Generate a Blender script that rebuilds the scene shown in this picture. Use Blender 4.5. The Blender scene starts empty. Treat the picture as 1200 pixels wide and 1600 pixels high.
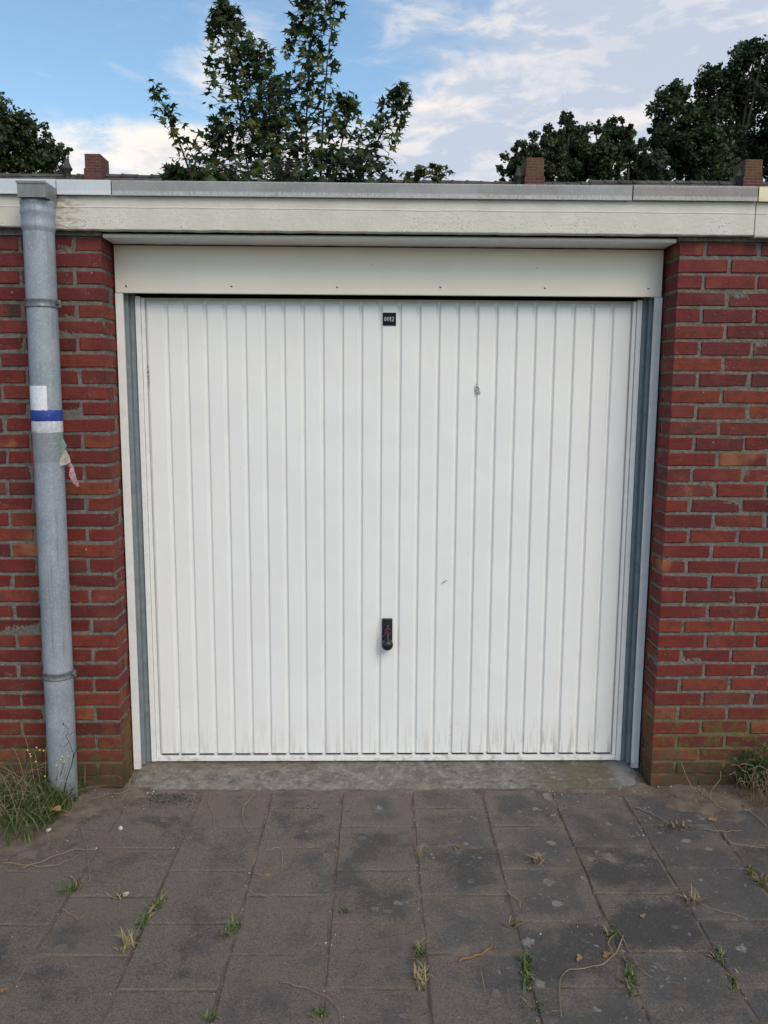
import bpy, bmesh, math, random
from mathutils import Vector, Matrix, noise
R = math.radians
random.seed(7)
sc = bpy.context.scene
col = sc.collection

# ------------------------------------------------------------------ camera
F, PITCH, YAW, ROLL, CX, CH, CD = 1290.34, .14275, -.018307, .005569, -.08742, 1.7154, 3.412
_c, _s = math.cos(YAW), math.sin(YAW)
_R, _H = Vector((_c, _s, 0)), Vector((-_s, _c, 0))
_cp, _sp = math.cos(PITCH), math.sin(PITCH)
FWD = _cp*_H - _sp*Vector((0, 0, 1)); UPV = _sp*_H + _cp*Vector((0, 0, 1))
_cr, _sr = math.cos(ROLL), math.sin(ROLL)
RT = _cr*_R + _sr*UPV; UP = -_sr*_R + _cr*UPV
CAM = Vector((CX, -CD, CH))
cd = bpy.data.cameras.new('camera'); cam = bpy.data.objects.new('camera', cd); col.objects.link(cam)
cam.matrix_world = Matrix(((RT.x, UP.x, -FWD.x, CAM.x), (RT.y, UP.y, -FWD.y, CAM.y), (RT.z, UP.z, -FWD.z, CAM.z), (0, 0, 0, 1)))
cd.sensor_fit = 'VERTICAL'; cd.sensor_height = 36; cd.lens = F/1600*36
cd.clip_start = .05; cd.clip_end = 2000
sc.camera = cam

def ray(px, py): return (FWD + RT*((px-600)/F) - UP*((py-800)/F)).normalized()
def at(px, py, Y):                     # point on the upright plane at distance Y behind the wall face
    d = ray(px, py); return CAM + d*((Y-CAM.y)/d.y)
def ground(px, py, z=0.0):
    d = ray(px, py); return CAM + d*((z-CAM.z)/d.z)

# ------------------------------------------------------------------ light
SUN_EL, SUN_ROT = R(42), R(150)
sc.view_settings.view_transform = 'Standard'; sc.view_settings.look = 'None'
sc.view_settings.gamma = 1; sc.view_settings.use_curve_mapping = False
sc.view_settings.exposure = 0.18
sl = bpy.data.lights.new('sun', 'SUN'); sl.energy = 1.5; sl.angle = R(34); sl.color = (1, .83, .66)
so = bpy.data.objects.new('sun', sl); col.objects.link(so)
sd = Vector((math.sin(SUN_ROT)*math.cos(SUN_EL), math.cos(SUN_ROT)*math.cos(SUN_EL), math.sin(SUN_EL)))
so.rotation_euler = sd.to_track_quat('Z', 'Y').to_euler()
so.location = sd*30

# ------------------------------------------------------------------ node helpers
class G:
    def __init__(s, nt): s.nt = nt
    def n(s, typ, ins=None, **kw):
        nd = s.nt.nodes.new(typ)
        for k, v in kw.items(): setattr(nd, k, v)
        for k, v in (ins or {}).items():
            if isinstance(v, bpy.types.NodeSocket): s.nt.links.new(v, nd.inputs[k])
            else: nd.inputs[k].default_value = v
        return nd
    def math(s, op, a, b=0.0, c=0.0, clamp=False):
        return s.n('ShaderNodeMath', {0: a, 1: b, 2: c}, operation=op, use_clamp=clamp).outputs[0]
    def noise(s, vec, scale, detail=4, rough=.55, dist=0.0):
        return s.n('ShaderNodeTexNoise', {'Vector': vec, 'Scale': scale, 'Detail': detail, 'Roughness': rough, 'Distortion': dist}).outputs[0]
    def voro(s, vec, scale, feature='F1', out='Distance', rnd=1.0):
        return s.n('ShaderNodeTexVoronoi', {'Vector': vec, 'Scale': scale, 'Randomness': rnd}, feature=feature).outputs[out]
    def rng(s, v, a, b, c=0.0, d=1.0, smooth=True):
        return s.n('ShaderNodeMapRange', {'Value': v, 'From Min': a, 'From Max': b, 'To Min': c, 'To Max': d},
                   interpolation_type='SMOOTHSTEP' if smooth else 'LINEAR', clamp=True).outputs[0]
    def mix(s, f, a, b, blend='MIX'):
        def cv(x): return x if isinstance(x, bpy.types.NodeSocket) else (x[0], x[1], x[2], 1)
        nd = s.nt.nodes.new('ShaderNodeMix'); nd.data_type = 'RGBA'; nd.blend_type = blend
        for k, v in ((0, f), (6, cv(a)), (7, cv(b))):
            if isinstance(v, bpy.types.NodeSocket): s.nt.links.new(v, nd.inputs[k])
            else: nd.inputs[k].default_value = v
        return nd.outputs[2]
    def xyz(s, v):
        o = s.n('ShaderNodeSeparateXYZ', {0: v}).outputs; return o[0], o[1], o[2]
    def comb(s, x, y, z): return s.n('ShaderNodeCombineXYZ', {0: x, 1: y, 2: z}).outputs[0]
    def scale(s, v, sx, sy, sz): return s.n('ShaderNodeVectorMath', {0: v, 1: (sx, sy, sz)}, operation='MULTIPLY').outputs[0]
    def add(s, v, w): return s.n('ShaderNodeVectorMath', {0: v, 1: w}, operation='ADD').outputs[0]
    def pos(s): return s.n('ShaderNodeNewGeometry').outputs['Position']
    def obj(s): return s.n('ShaderNodeTexCoord').outputs['Object']
    def rnd(s): return s.n('ShaderNodeObjectInfo').outputs['Random']
    def bump(s, h, strength=.5, dist=.002, normal=None):
        ins = {'Height': h, 'Strength': strength, 'Distance': dist}
        if normal: ins['Normal'] = normal
        return s.n('ShaderNodeBump', ins).outputs[0]

def mat(name, fn=None, color=(.5, .5, .5), rough=.6, metal=0.0, spec=.5):
    m = bpy.data.materials.new(name); m.use_nodes = True
    nt = m.node_tree; b = nt.nodes['Principled BSDF']; g = G(nt)
    b.inputs['Base Color'].default_value = (*color, 1); b.inputs['Roughness'].default_value = rough
    b.inputs['Metallic'].default_value = metal; b.inputs['Specular IOR Level'].default_value = spec
    def put(k, v):
        if isinstance(v, bpy.types.NodeSocket): nt.links.new(v, b.inputs[k])
        elif isinstance(v, tuple): b.inputs[k].default_value = (*v, 1)
        else: b.inputs[k].default_value = v
    if fn: fn(g, put)
    return m

# ------------------------------------------------------------------ world
w = bpy.data.worlds.new('World'); sc.world = w; w.use_nodes = True
nt = w.node_tree; nt.nodes.clear(); g = G(nt)
tc = g.n('ShaderNodeTexCoord').outputs['Generated']
sky = g.n('ShaderNodeTexSky', sky_type='NISHITA', sun_disc=False, sun_elevation=SUN_EL, sun_rotation=SUN_ROT, air_density=1.3, dust_density=1.2, ozone_density=3.0)
vx, vy, vz = g.xyz(tc)
# cloud decks: directions where the photograph shows them, with plain scattered cloud everywhere else
def blob(px, py, rx, ry, amp, tilt=0.0):
    d = ray(px, py)
    q = g.add(tc, (-d.x, -d.y, -d.z))
    x, y, z = g.xyz(q)
    zz = g.math('ADD', z, g.math('MULTIPLY', x, tilt))
    l = g.n('ShaderNodeVectorMath', {0: g.comb(g.math('DIVIDE', x, rx/F), g.math('DIVIDE', y, rx/F), g.math('DIVIDE', zz, ry/F))}, operation='LENGTH').outputs['Value']
    return g.rng(l, 1.0, 0.0, 0.0, amp)
warp = g.scale(tc, 1, 1, 2.6)
def density(off):
    v = g.add(warp, off)
    n1 = g.noise(v, 4.5, 9, .56, .25)
    n2 = g.noise(g.add(v, (3.1, 1.7, .4)), 15, 6, .6, .6)
    return g.math('ADD', g.math('MULTIPLY', n1, .66), g.math('MULTIPLY', n2, .34))
n = density((0, 0, 0)); noff = density((-.018, 0, .035))
bias = None
for b in [(1080, 110, 480, 300, .33), (840, 10, 260, 120, .12), (690, 215, 210, 110, .27, -.35), (620, 260, 240, 60, .18),
          (130, 245, 320, 85, .27), (400, 235, 260, 80, .22), (760, 235, 260, 80, .12), (300, 95, 70, 40, .05), (130, 180, 220, 40, .07), (60, 90, 300, 110, -.08), (470, 120, 160, 120, -.12), (560, 40, 90, 70, .03)]:
    q = blob(*b); bias = q if bias is None else g.math('ADD', bias, q)
dens = g.math('ADD', n, bias)
cov = g.rng(dens, .49, .78)
lit = g.math('SUBTRACT', n, noff)
big = g.noise(g.add(warp, (7, 3, 1)), 3.2, 4, .5, .3)
shade = g.math('ADD', g.math('MULTIPLY', g.rng(lit, -.07, .09), .75), g.math('ADD', g.rng(dens, .64, .95, 0, -.5), g.rng(big, .38, .62, -.05, .5)), clamp=True)
cc_dark = (.52, .57, .68); cc_lit = (.98, .89, .80)
ccol = g.mix(shade, cc_dark, cc_lit)
skyc = g.n('ShaderNodeVectorMath', {0: sky.outputs[0], 1: (.140, .153, .152)}, operation='MULTIPLY').outputs[0]
fin = g.mix(g.math('MULTIPLY', cov, .92), skyc, ccol)
bg = g.n('ShaderNodeBackground', {'Color': fin, 'Strength': 1.0})
out = g.n('ShaderNodeOutputWorld', {'Surface': bg.outputs[0]})
# sky texture strength 0.085 is applied before the clouds are laid over it

# ------------------------------------------------------------------ object helpers
def tag(o, label=None, cat=None, group=None, kind=None):
    if label: o['label'] = label
    if cat: o['category'] = cat
    if group: o['group'] = group
    if kind: o['kind'] = kind
    return o
def empty(name, loc=(0, 0, 0), rz=0):
    o = bpy.data.objects.new(name, None); col.objects.link(o); o.location = loc; o.rotation_euler = (0, 0, rz)
    o.empty_display_size = .1
    return o
def mesh_obj(name, me, parent=None, loc=None, rot=None):
    o = bpy.data.objects.new(name, me); col.objects.link(o)
    if loc is not None: o.location = loc
    if rot is not None: o.rotation_euler = rot
    if parent: o.parent = parent
    return o
def wchild(o, parent):                 # parent to an Empty that has only a location: keep world place
    o.parent = parent
    pl = Vector(parent.location); q = parent.parent
    while q: pl += Vector(q.location); q = q.parent
    o.location = Vector(o.location) - pl
    return o
class MB:
    def __init__(s): s.v = []; s.f = []; s.m = []; s.sm = []
    def add(s, vs, fs, mi=0, smooth=False):
        b = len(s.v); s.v += [tuple(p) for p in vs]; s.f += [tuple(i+b for i in f) for f in fs]
        s.m += [mi]*len(fs); s.sm += [smooth]*len(fs)
    def box(s, x0, x1, y0, y1, z0, z1, mi=0, bev=0.0):
        if bev <= 0:
            vs = [(x, y, z) for z in (z0, z1) for y in (y0, y1) for x in (x0, x1)]
            s.add(vs, [(0, 2, 3, 1), (4, 5, 7, 6), (0, 1, 5, 4), (2, 6, 7, 3), (0, 4, 6, 2), (1, 3, 7, 5)], mi); return
        bm = bmesh.new(); bmesh.ops.create_cube(bm, size=1)
        for v in bm.verts: v.co = Vector(((x0+x1)/2+v.co.x*(x1-x0), (y0+y1)/2+v.co.y*(y1-y0), (z0+z1)/2+v.co.z*(z1-z0)))
        bmesh.ops.bevel(bm, geom=bm.edges[:], offset=bev, segments=2, affect='EDGES', profile=.6)
        s.bm(bm, mi)
    def bm(s, bm, mi=0, smooth=False):
        bm.verts.index_update()
        s.add([v.co.copy() for v in bm.verts], [[v.index for v in f.verts] for f in bm.faces], mi, smooth); bm.free()
    def tube(s, pts, rad, n=6, mi=0, cap=True):
        pts = [Vector(p) for p in pts]; m = len(pts)
        rs = rad if isinstance(rad, (list, tuple)) else [rad]*m
        vs = []; prev = None
        for i, p in enumerate(pts):
            t = (pts[min(i+1, m-1)]-pts[max(i-1, 0)])
            t = t.normalized() if t.length > 1e-9 else Vector((0, 0, 1))
            a = prev if prev else (Vector((1, 0, 0)) if abs(t.x) < .9 else Vector((0, 1, 0)))
            u = (a - t*a.dot(t)).normalized(); prev = u; w_ = t.cross(u)
            for k in range(n):
                an = 2*math.pi*k/n; vs.append(p+(u*math.cos(an)+w_*math.sin(an))*rs[i])
        fs = [(i*n+k, i*n+(k+1) % n, (i+1)*n+(k+1) % n, (i+1)*n+k) for i in range(m-1) for k in range(n)]
        if cap: fs += [tuple(range(n-1, -1, -1)), tuple(range((m-1)*n, m*n))]
        s.add(vs, fs, mi, True)
    def blade(s, p, d, h, wd, bend, mi=0, seg=4):        # a grass blade: curved tapering strip, folded along its rib
        p = Vector(p); d = Vector((d[0], d[1], 0)).normalized(); sd_ = Vector((-d.y, d.x, 0))
        vs = []
        for i in range(seg+1):
            t = i/seg; a = bend*t
            c = p + d*(h*math.sin(a)*t*.9) + Vector((0, 0, h*(t*math.cos(a*.75))))
            ww = wd*(1-t**1.6)*.5+.0003
            vs += [c-sd_*ww, c+Vector((0, 0, -ww*.5))+d*ww*.3, c+sd_*ww]
        fs = []
        for i in range(seg):
            b = i*3; fs += [(b, b+1, b+4, b+3), (b+1, b+2, b+5, b+4)]
        s.add(vs, fs, mi, True)
    def mesh(s, name, mats):
        me = bpy.data.meshes.new(name); me.from_pydata(s.v, [], s.f)
        for m in (mats if isinstance(mats, (list, tuple)) else [mats]): me.materials.append(m)
        me.polygons.foreach_set('material_index', s.m); me.polygons.foreach_set('use_smooth', s.sm); me.update()
        return me
    def build(s, name, mats, parent=None, loc=None, rot=None):
        return mesh_obj(name, s.mesh(name, mats), parent, loc, rot)
def nz(x, y, z, sc_=1.0, oct_=3): return noise.fractal(Vector((x*sc_, y*sc_, z*sc_)), 1.0, 2.0, oct_)

# ------------------------------------------------------------------ materials
def f_brick(g, put):
    p = g.pos(); o = g.obj(); r = g.rnd(); x, y, z = g.xyz(p)
    po = g.add(p, g.comb(g.math('MULTIPLY', r, 13), 0, g.math('MULTIPLY', r, 7)))
    base = g.n('ShaderNodeValToRGB', {0: r}); cr = base.color_ramp
    cr.elements[0].color = (.115, .028, .028, 1); cr.elements[1].color = (.34, .12, .05, 1)
    for pos_, c in ((.2, (.20, .032, .026)), (.4, (.23, .037, .026)), (.55, (.14, .033, .030)), (.72, (.28, .065, .036)), (.92, (.235, .042, .027))):
        e = cr.elements.new(pos_); e.color = (*c, 1)
    c = g.mix(1.0, base.outputs[0], (.76, .68, .70), 'MULTIPLY')
    n1 = g.noise(po, 22, 5, .6); n2 = g.noise(po, 140, 4, .65); n3 = g.noise(po, 7, 3, .5)
    top = g.rng(z, 1.75, 2.3)                     # burgundy upper courses, their darkening partly shade painted in
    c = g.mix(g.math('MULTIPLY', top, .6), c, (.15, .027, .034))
    c = g.mix(g.rng(n1, .38, .66, 0, .6), c, (.085, .022, .021))
    c = g.mix(g.rng(n3, .5, .7, 0, .4), c, (.24, .065, .04))
    c = g.mix(g.rng(n2, .45, .3, 0, .5), c, (.06, .018, .017))
    c = g.mix(g.rng(n2, .57, .74, 0, .4), c, (.27, .085, .06))
    n6 = g.noise(g.scale(po, 1, 1, 2.2), 48, 4, .7)
    c = g.mix(g.rng(n6, .54, .64, 0, .45), c, (.10, .03, .027))
    c = g.mix(g.rng(n6, .42, .34, 0, .3), c, (.24, .055, .035))
    c = g.mix(g.rng(g.math('FRACT', g.math('MULTIPLY', r, 57.0)), .84, .97, 0, .55), c, (.085, .03, .032))
    bl = g.math('MULTIPLY', g.rng(g.noise(g.add(p, (4, 4, 4)), 11, 4, .6), .60, .72), g.rng(n2, .4, .6)); c = g.mix(g.math('MULTIPLY', bl, .35), c, (.32, .24, .21))
    burnt = g.math('MULTIPLY', g.rng(n3, .60, .70), g.rng(g.math('FRACT', g.math('MULTIPLY', r, 37.0)), .86, .9))
    c = g.mix(g.math('MULTIPLY', burnt, .8), c, (.035, .027, .03))
    orange = g.math('MULTIPLY', g.rng(g.math('FRACT', g.math('MULTIPLY', r, 91.0)), .93, .95), g.rng(n3, .4, .6))
    c = g.mix(g.math('MULTIPLY', orange, .6), c, (.33, .14, .06))
    vs = g.voro(po, 95); c = g.mix(g.math('MULTIPLY', g.rng(vs, .16, .08, 0, .8), g.rng(n1, .45, .6)), c, (.42, .34, .29))
    v2 = g.voro(g.add(p, (5, 2, 1)), 17); c = g.mix(g.math('MULTIPLY', g.rng(v2, .07, .04), g.rng(g.noise(p, 6), .5, .6, 0, .8)), c, (.5, .47, .42))
    # algae and damp near the ground
    ms = g.noise(p, 9, 5, .6); hi = g.math('ADD', z, g.math('MULTIPLY', g.math('SUBTRACT', ms, .5), -.55))
    right = g.rng(x, -1.0, 1.2, .0, .09)
    hm = g.rng(g.math('SUBTRACT', hi, right), .36, .12)
    mo = g.noise(g.add(p, (2, 0, 5)), 24, 5, .65)
    c = g.mix(g.math('MULTIPLY', hm, g.rng(mo, .46, .60, 0, .85)), c, (.095, .085, .022))
    c = g.mix(g.math('MULTIPLY', hm, g.rng(mo, .5, .36, 0, .5)), c, (.075, .04, .03))
    hm2 = g.rng(hi, .20, .06)
    c = g.mix(g.math('MULTIPLY', hm2, g.rng(mo, .36, .52, .25, .85)), c, (.062, .056, .030))
    jamb = g.math('MULTIPLY', g.math('MULTIPLY', g.rng(y, .03, .08), g.rng(hi, .42, .28)), g.rng(x, 0.0, -1.0))
    c = g.mix(g.math('MULTIPLY', jamb, .8), c, (.13, .07, .022))
    put('Base Color', c)
    put('Roughness', g.rng(n2, .3, .7, .72, .92))
    h = g.math('ADD', g.math('MULTIPLY', n2, .6), g.math('ADD', g.math('ADD', n1, n6), g.rng(vs, .12, .0, 0, -.6)))
    put('Normal', g.bump(h, .8, .003))
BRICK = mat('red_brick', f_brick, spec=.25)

def f_mortar(g, put):
    p = g.pos(); x, y, z = g.xyz(p)
    n1 = g.noise(p, 60, 6, .7); n2 = g.noise(p, 260, 3, .6); n3 = g.noise(p, 5, 4, .5)
    c = g.mix(g.rng(n1, .3, .7), (.10, .09, .078), (.215, .195, .17))
    c = g.mix(g.rng(n3, .45, .7, 0, .5), c, (.13, .12, .11))
    c = g.mix(g.rng(n2, .62, .72, 0, .7), c, (.36, .33, .29))
    c = g.mix(g.rng(n2, .36, .28, 0, .7), c, (.07, .06, .05))
    ms = g.noise(p, 9, 5, .6); hi = g.math('ADD', z, g.math('MULTIPLY', g.math('SUBTRACT', ms, .5), -.55))
    hm = g.rng(g.math('SUBTRACT', hi, g.rng(x, -1, 1.2, 0, .09)), .38, .1)
    c = g.mix(g.math('MULTIPLY', hm, .7), c, (.13, .105, .03))
    c = g.mix(g.rng(hi, .1, 0, 0, .7), c, (.05, .042, .03))
    put('Base Color', c); put('Roughness', .95)
    put('Normal', g.bump(g.math('ADD', n1, g.math('MULTIPLY', n2, .6)), .8, .003))
MORTAR = mat('mortar', f_mortar, spec=.1)

def f_door(g, put):
    p = g.pos(); x, y, z = g.xyz(p)
    st = g.noise(g.scale(p, 90, 90, 6), 1, 4, .6); n1 = g.noise(p, 4, 3); n2 = g.noise(p, 55, 5, .65)
    c = g.mix(g.rng(n1, .35, .65), (.80, .785, .77), (.82, .81, .79))
    lowz = g.rng(z, .28, .05); side = g.rng(x, -.1, .7, .45, 1.0)
    d = g.math('MULTIPLY', g.math('MULTIPLY', lowz, side), g.rng(st, .47, .66))
    c = g.mix(g.math('MULTIPLY', d, .55), c, (.25, .22, .18))
    sp = g.math('MULTIPLY', g.rng(n2, .64, .70), g.rng(z, .45, .06))
    c = g.mix(g.math('MULTIPLY', sp, .5), c, (.22, .19, .15))
    sp2 = g.rng(g.voro(p, 14), .045, .02, 0, .45)
    c = g.mix(g.math('MULTIPLY', sp2, g.rng(n2, .5, .55)), c, (.35, .32, .28))
    put('Base Color', c); put('Roughness', .42)
    put('Normal', g.bump(g.math('ADD', g.noise(p, 5, 2), g.math('MULTIPLY', g.noise(g.scale(p, 1, 1, .35), 13, 3), .35)), .5, .008))
DOOR = mat('white_door_paint', f_door, spec=.4)
def f_trim(g, put):
    p = g.pos(); x, y, z = g.xyz(p); n2 = g.noise(p, 30, 5, .6)
    c = g.mix(g.rng(n2, .4, .7), (.79, .775, .76), (.73, .715, .69))
    c = g.mix(g.math('MULTIPLY', g.rng(z, .12, .01, 0, .6), g.rng(n2, .5, .66)), c, (.35, .31, .26))
    put('Base Color', c); put('Roughness', .45)
TRIM = mat('white_trim', f_trim)
def f_header(g, put):
    p = g.pos(); n1 = g.noise(p, 3, 3); n2 = g.noise(p, 40, 5, .7)
    c = g.mix(g.rng(n1, .3, .7), (.77, .70, .61), (.81, .75, .665))
    c = g.mix(g.rng(n2, .66, .74, 0, .35), c, (.35, .3, .25))
    c = g.mix(g.rng(g.voro(p, 9), .035, .02, 0, .6), c, (.25, .2, .17))
    put('Base Color', c); put('Roughness', .38)
HEADER = mat('cream_header_paint', f_header)
def f_rail(g, put):
    p = g.pos(); n1 = g.noise(p, 18, 5, .6); n2 = g.voro(p, 70)
    c = g.mix(g.rng(n1, .3, .7), (.20, .235, .26), (.27, .30, .32))
    put('Base Color', c); put('Metallic', .25); put('Roughness', g.rng(n2, 0, .8, .42, .6))
RAIL = mat('grey_galvanised_rail', f_rail)
DARK = mat('gap_black', color=(.012, .012, .013), rough=.8, spec=.2)  # flat black that paints the dark of gaps and screw slots
SLIT_SHADE = mat('grimy_slit_shade', color=(.05, .045, .04), rough=.9, spec=.2)  # dark grey painting shade and grime under the door ribs
BLACK = mat('black_plastic', lambda g, put: (put('Roughness', g.rng(g.noise(g.pos(), 60), .3, .7, .25, .45))), color=(.012, .012, .014), rough=.3)
STEEL = mat('bright_steel', color=(.6, .6, .6), rough=.25, metal=1)
RED = mat('red_plastic', color=(.55, .03, .05), rough=.4)
NAVY = mat('dark_navy_enamel', color=(.003, .005, .012), rough=.6, spec=.2)
WHITE = mat('white_print', color=(.8, .8, .8), rough=.5)
def f_fascia(g, put):
    p = g.pos(); x, y, z = g.xyz(p); sv = g.scale(p, 1, 1, 3)
    n1 = g.noise(p, 7, 5, .6); n2 = g.noise(sv, 24, 5, .65); sp = g.noise(p, 210, 4, .65); sp2 = g.noise(g.add(p, (1, 2, 3)), 80, 5, .7)
    c = g.mix(g.rng(n1, .3, .7), (.59, .555, .485), (.67, .64, .575))
    c = g.mix(g.rng(n2, .5, .75, 0, .35), c, (.46, .44, .39))
    mask = g.math('MULTIPLY', g.rng(n1, .42, .60), g.rng(z, 2.44, 2.37, .08, 1))
    c = g.mix(g.math('MULTIPLY', g.rng(sp, .58, .66), mask), c, (.05, .045, .04))
    c = g.mix(g.math('MULTIPLY', g.rng(sp2, .68, .73), .7), c, (.06, .05, .045))
    near = g.math('MULTIPLY', g.rng(x, -1.16, -1.30), g.rng(x, -1.42, -1.30))
    c = g.mix(g.math('MULTIPLY', near, g.rng(n2, .42, .6, 0, .7)), c, (.22, .17, .13))
    c = g.mix(g.math('MULTIPLY', g.rng(z, 2.352, 2.340), .35), c, (.25, .23, .2))
    put('Base Color', c); put('Roughness', .62)
    ridge = g.math('MULTIPLY', g.rng(g.math('ABSOLUTE', g.math('SUBTRACT', z, g.math('ADD', 2.423, g.math('MULTIPLY', g.noise(p, 6), .008)))), .004, 0), .8)
    h = g.math('ADD', ridge, g.math('ADD', g.math('MULTIPLY', n2, .8), g.math('MULTIPLY', g.noise(p, 90, 4, .6), .5)))
    put('Normal', g.bump(h, .7, .003))
FASCIA = mat('weathered_cream_fascia', f_fascia, spec=.35)
def mk_coping(name, a, b, met, edge):
    def f(g, put):
        p = g.pos(); x, y, z = g.xyz(p)
        n1 = g.noise(p, 5, 4, .6); n2 = g.noise(g.scale(p, 300, 300, 90), 1, 3, .7); n3 = g.noise(g.scale(p, 30, 1, 4), 1, 4, .6)
        c = g.mix(g.rng(n1, .3, .7), a, b)
        c = g.mix(g.rng(n2, .55, .7, 0, .45), c, edge)
        c = g.mix(g.rng(n3, .62, .72, 0, .6), c, edge)
        e = g.math('ADD', g.rng(z, 2.489, 2.481), g.rng(z, 2.516, 2.524), clamp=True)
        c = g.mix(g.math('MULTIPLY', e, g.rng(n2, .35, .6, .15, .8)), c, edge)
        put('Base Color', c); put('Metallic', met); put('Roughness', .5)
        put('Normal', g.bump(n2, .2, .001))
    return mat(name, f)
COPE_GREY = mk_coping('weathered_grey_coping', (.22, .21, .205), (.31, .30, .30), .0, (.52, .51, .50))
COPE_DARK = mk_coping('brown_grey_coping', (.20, .18, .17), (.27, .25, .24), .0, (.5, .47, .44))
COPE_LIGHT = mk_coping('pale_metal_coping', (.52, .54, .58), (.60, .62, .66), .0, (.7, .7, .72))
COPE_GLOW = mk_coping('yellow_reflection_coping', (.75, .66, .42), (.82, .74, .52), .0, (.7, .58, .3))  # yellow reflected light painted into the colour of this coping
def f_pipe(g, put):
    p = g.obj(); x, y, z = g.xyz(p)
    v = g.voro(g.scale(p, 1, 1, .8), 210, out='Color'); vg = g.n('ShaderNodeSeparateColor', {0: v}).outputs[0]
    n1 = g.noise(p, 6, 4, .6); n2 = g.noise(p, 45, 5, .7); n3 = g.noise(g.scale(p, 40, 40, 3), 1, 3)
    c = g.mix(g.rng(n1, .3, .7), (.24, .27, .31), (.31, .34, .375))
    c = g.mix(g.rng(vg, .55, 1.0, 0, .5), c, (.43, .46, .49))
    c = g.mix(g.rng(n2, .68, .76, 0, .6), c, (.16, .15, .14))
    c = g.mix(g.rng(n3, .6, .75, 0, .3), c, (.5, .52, .54))
    st = g.noise(g.scale(p, 55, 55, 1.2), 1, 4, .65)
    c = g.mix(g.math('MULTIPLY', g.rng(st, .56, .68), g.rng(g.noise(p, 2.5), .42, .6, 0, .55)), c, (.15, .14, .125))
    c = g.mix(g.rng(z, .35, .0, 0, .45), c, (.20, .18, .15))
    put('Base Color', c); put('Metallic', .15); put('Roughness', g.rng(vg, 0, 1, .42, .62))
    put('Normal', g.bump(n2, .15, .001))
PIPE = mat('galvanised_grey_pipe', f_pipe)
def f_hop(g, put):
    p = g.pos(); n1 = g.noise(g.scale(p, 80, 80, 8), 1, 4); n2 = g.noise(p, 20, 5, .7)
    c = g.mix(g.rng(n1, .3, .7), (.19, .18, .17), (.27, .26, .25))
    c = g.mix(g.rng(n2, .6, .72, 0, .6), c, (.09, .08, .07))
    put('Base Color', c); put('Metallic', .35); put('Roughness', .5)
HOPPER = mat('dull_zinc', f_hop)
BAND = mat('dark_band_metal', lambda g, put: put('Base Color', g.mix(g.rng(g.noise(g.pos(), 70, 4, .7), .4, .65), (.15, .16, .17), (.22, .23, .24))), rough=.5, metal=.4)
RUST = mat('rusty_bolt', color=(.12, .05, .03), rough=.8)
def f_stick(c1, c2, sc_=60):
    def f(g, put):
        n1 = g.noise(g.pos(), sc_, 5, .65); c = g.mix(g.rng(n1, .35, .7), c1, c2)
        c = g.mix(g.rng(g.noise(g.pos(), sc_*2.3, 4, .7), .60, .66, 0, .55), c, (.22, .24, .26)); put('Base Color', c); put('Roughness', .5)
        put('Normal', g.bump(n1, .3, .0012))
    return f
STW = mat('white_sticker', f_stick((.78, .78, .80), (.66, .67, .70)))
STB = mat('blue_tape', f_stick((.015, .05, .30), (.01, .035, .2)))
STC = mat('cloudy_tape', f_stick((.62, .62, .63), (.40, .42, .45)))
STF = mat('faded_tape_residue', f_stick((.24, .27, .28), (.17, .19, .20), 120))
PAPER = mat('cream_paper', f_stick((.52, .50, .40), (.30, .22, .18), 45), rough=.8)
PAPERG = mat('green_patterned_paper', f_stick((.10, .25, .18), (.5, .55, .5), 130), rough=.8)
PAPERR = mat('pink_patterned_paper', f_stick((.35, .12, .14), (.5, .42, .38), 110), rough=.8)

def lichen(g, p, c):
    wv = g.add(p, g.n('ShaderNodeVectorMath', {0: g.n('ShaderNodeTexNoise', {'Vector': p, 'Scale': 26.0, 'Detail': 6.0}).outputs[1], 1: (.05, .05, .05)}, operation='MULTIPLY').outputs[0])
    x, y, z = g.xyz(p)
    msk = g.rng(g.noise(p, 2.3, 3, .5), .32, .52); rightm = g.rng(x, -1.1, .7, .35, 1.0)
    for sc_, r0, am, colr in ((8.5, .20, .30, (.25, .245, .22)), (15, .25, .6, (.30, .295, .27)), (34, .22, .5, (.30, .29, .27)), (75, .2, .4, (.28, .27, .26))):
        vd = g.voro(g.add(wv, (sc_*.37, 0, 0)), sc_)
        vc = g.n('ShaderNodeSeparateColor', {0: g.voro(g.add(wv, (sc_*.37, 0, 0)), sc_, out='Color')}).outputs[0]
        rad = g.math('MULTIPLY', g.rng(vc, .5, 1.0), r0*1.25)
        k = g.rng(g.math('SUBTRACT', vd, rad), .02, -.06)
        k = g.math('MULTIPLY', k, g.math('MULTIPLY', msk, g.math('MULTIPLY', rightm, am*1.5)), clamp=True)
        c = g.mix(g.math('MULTIPLY', k, g.rng(g.noise(p, 120, 3, .6), .3, .6, .35, 1)), c, colr)
    return c
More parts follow.
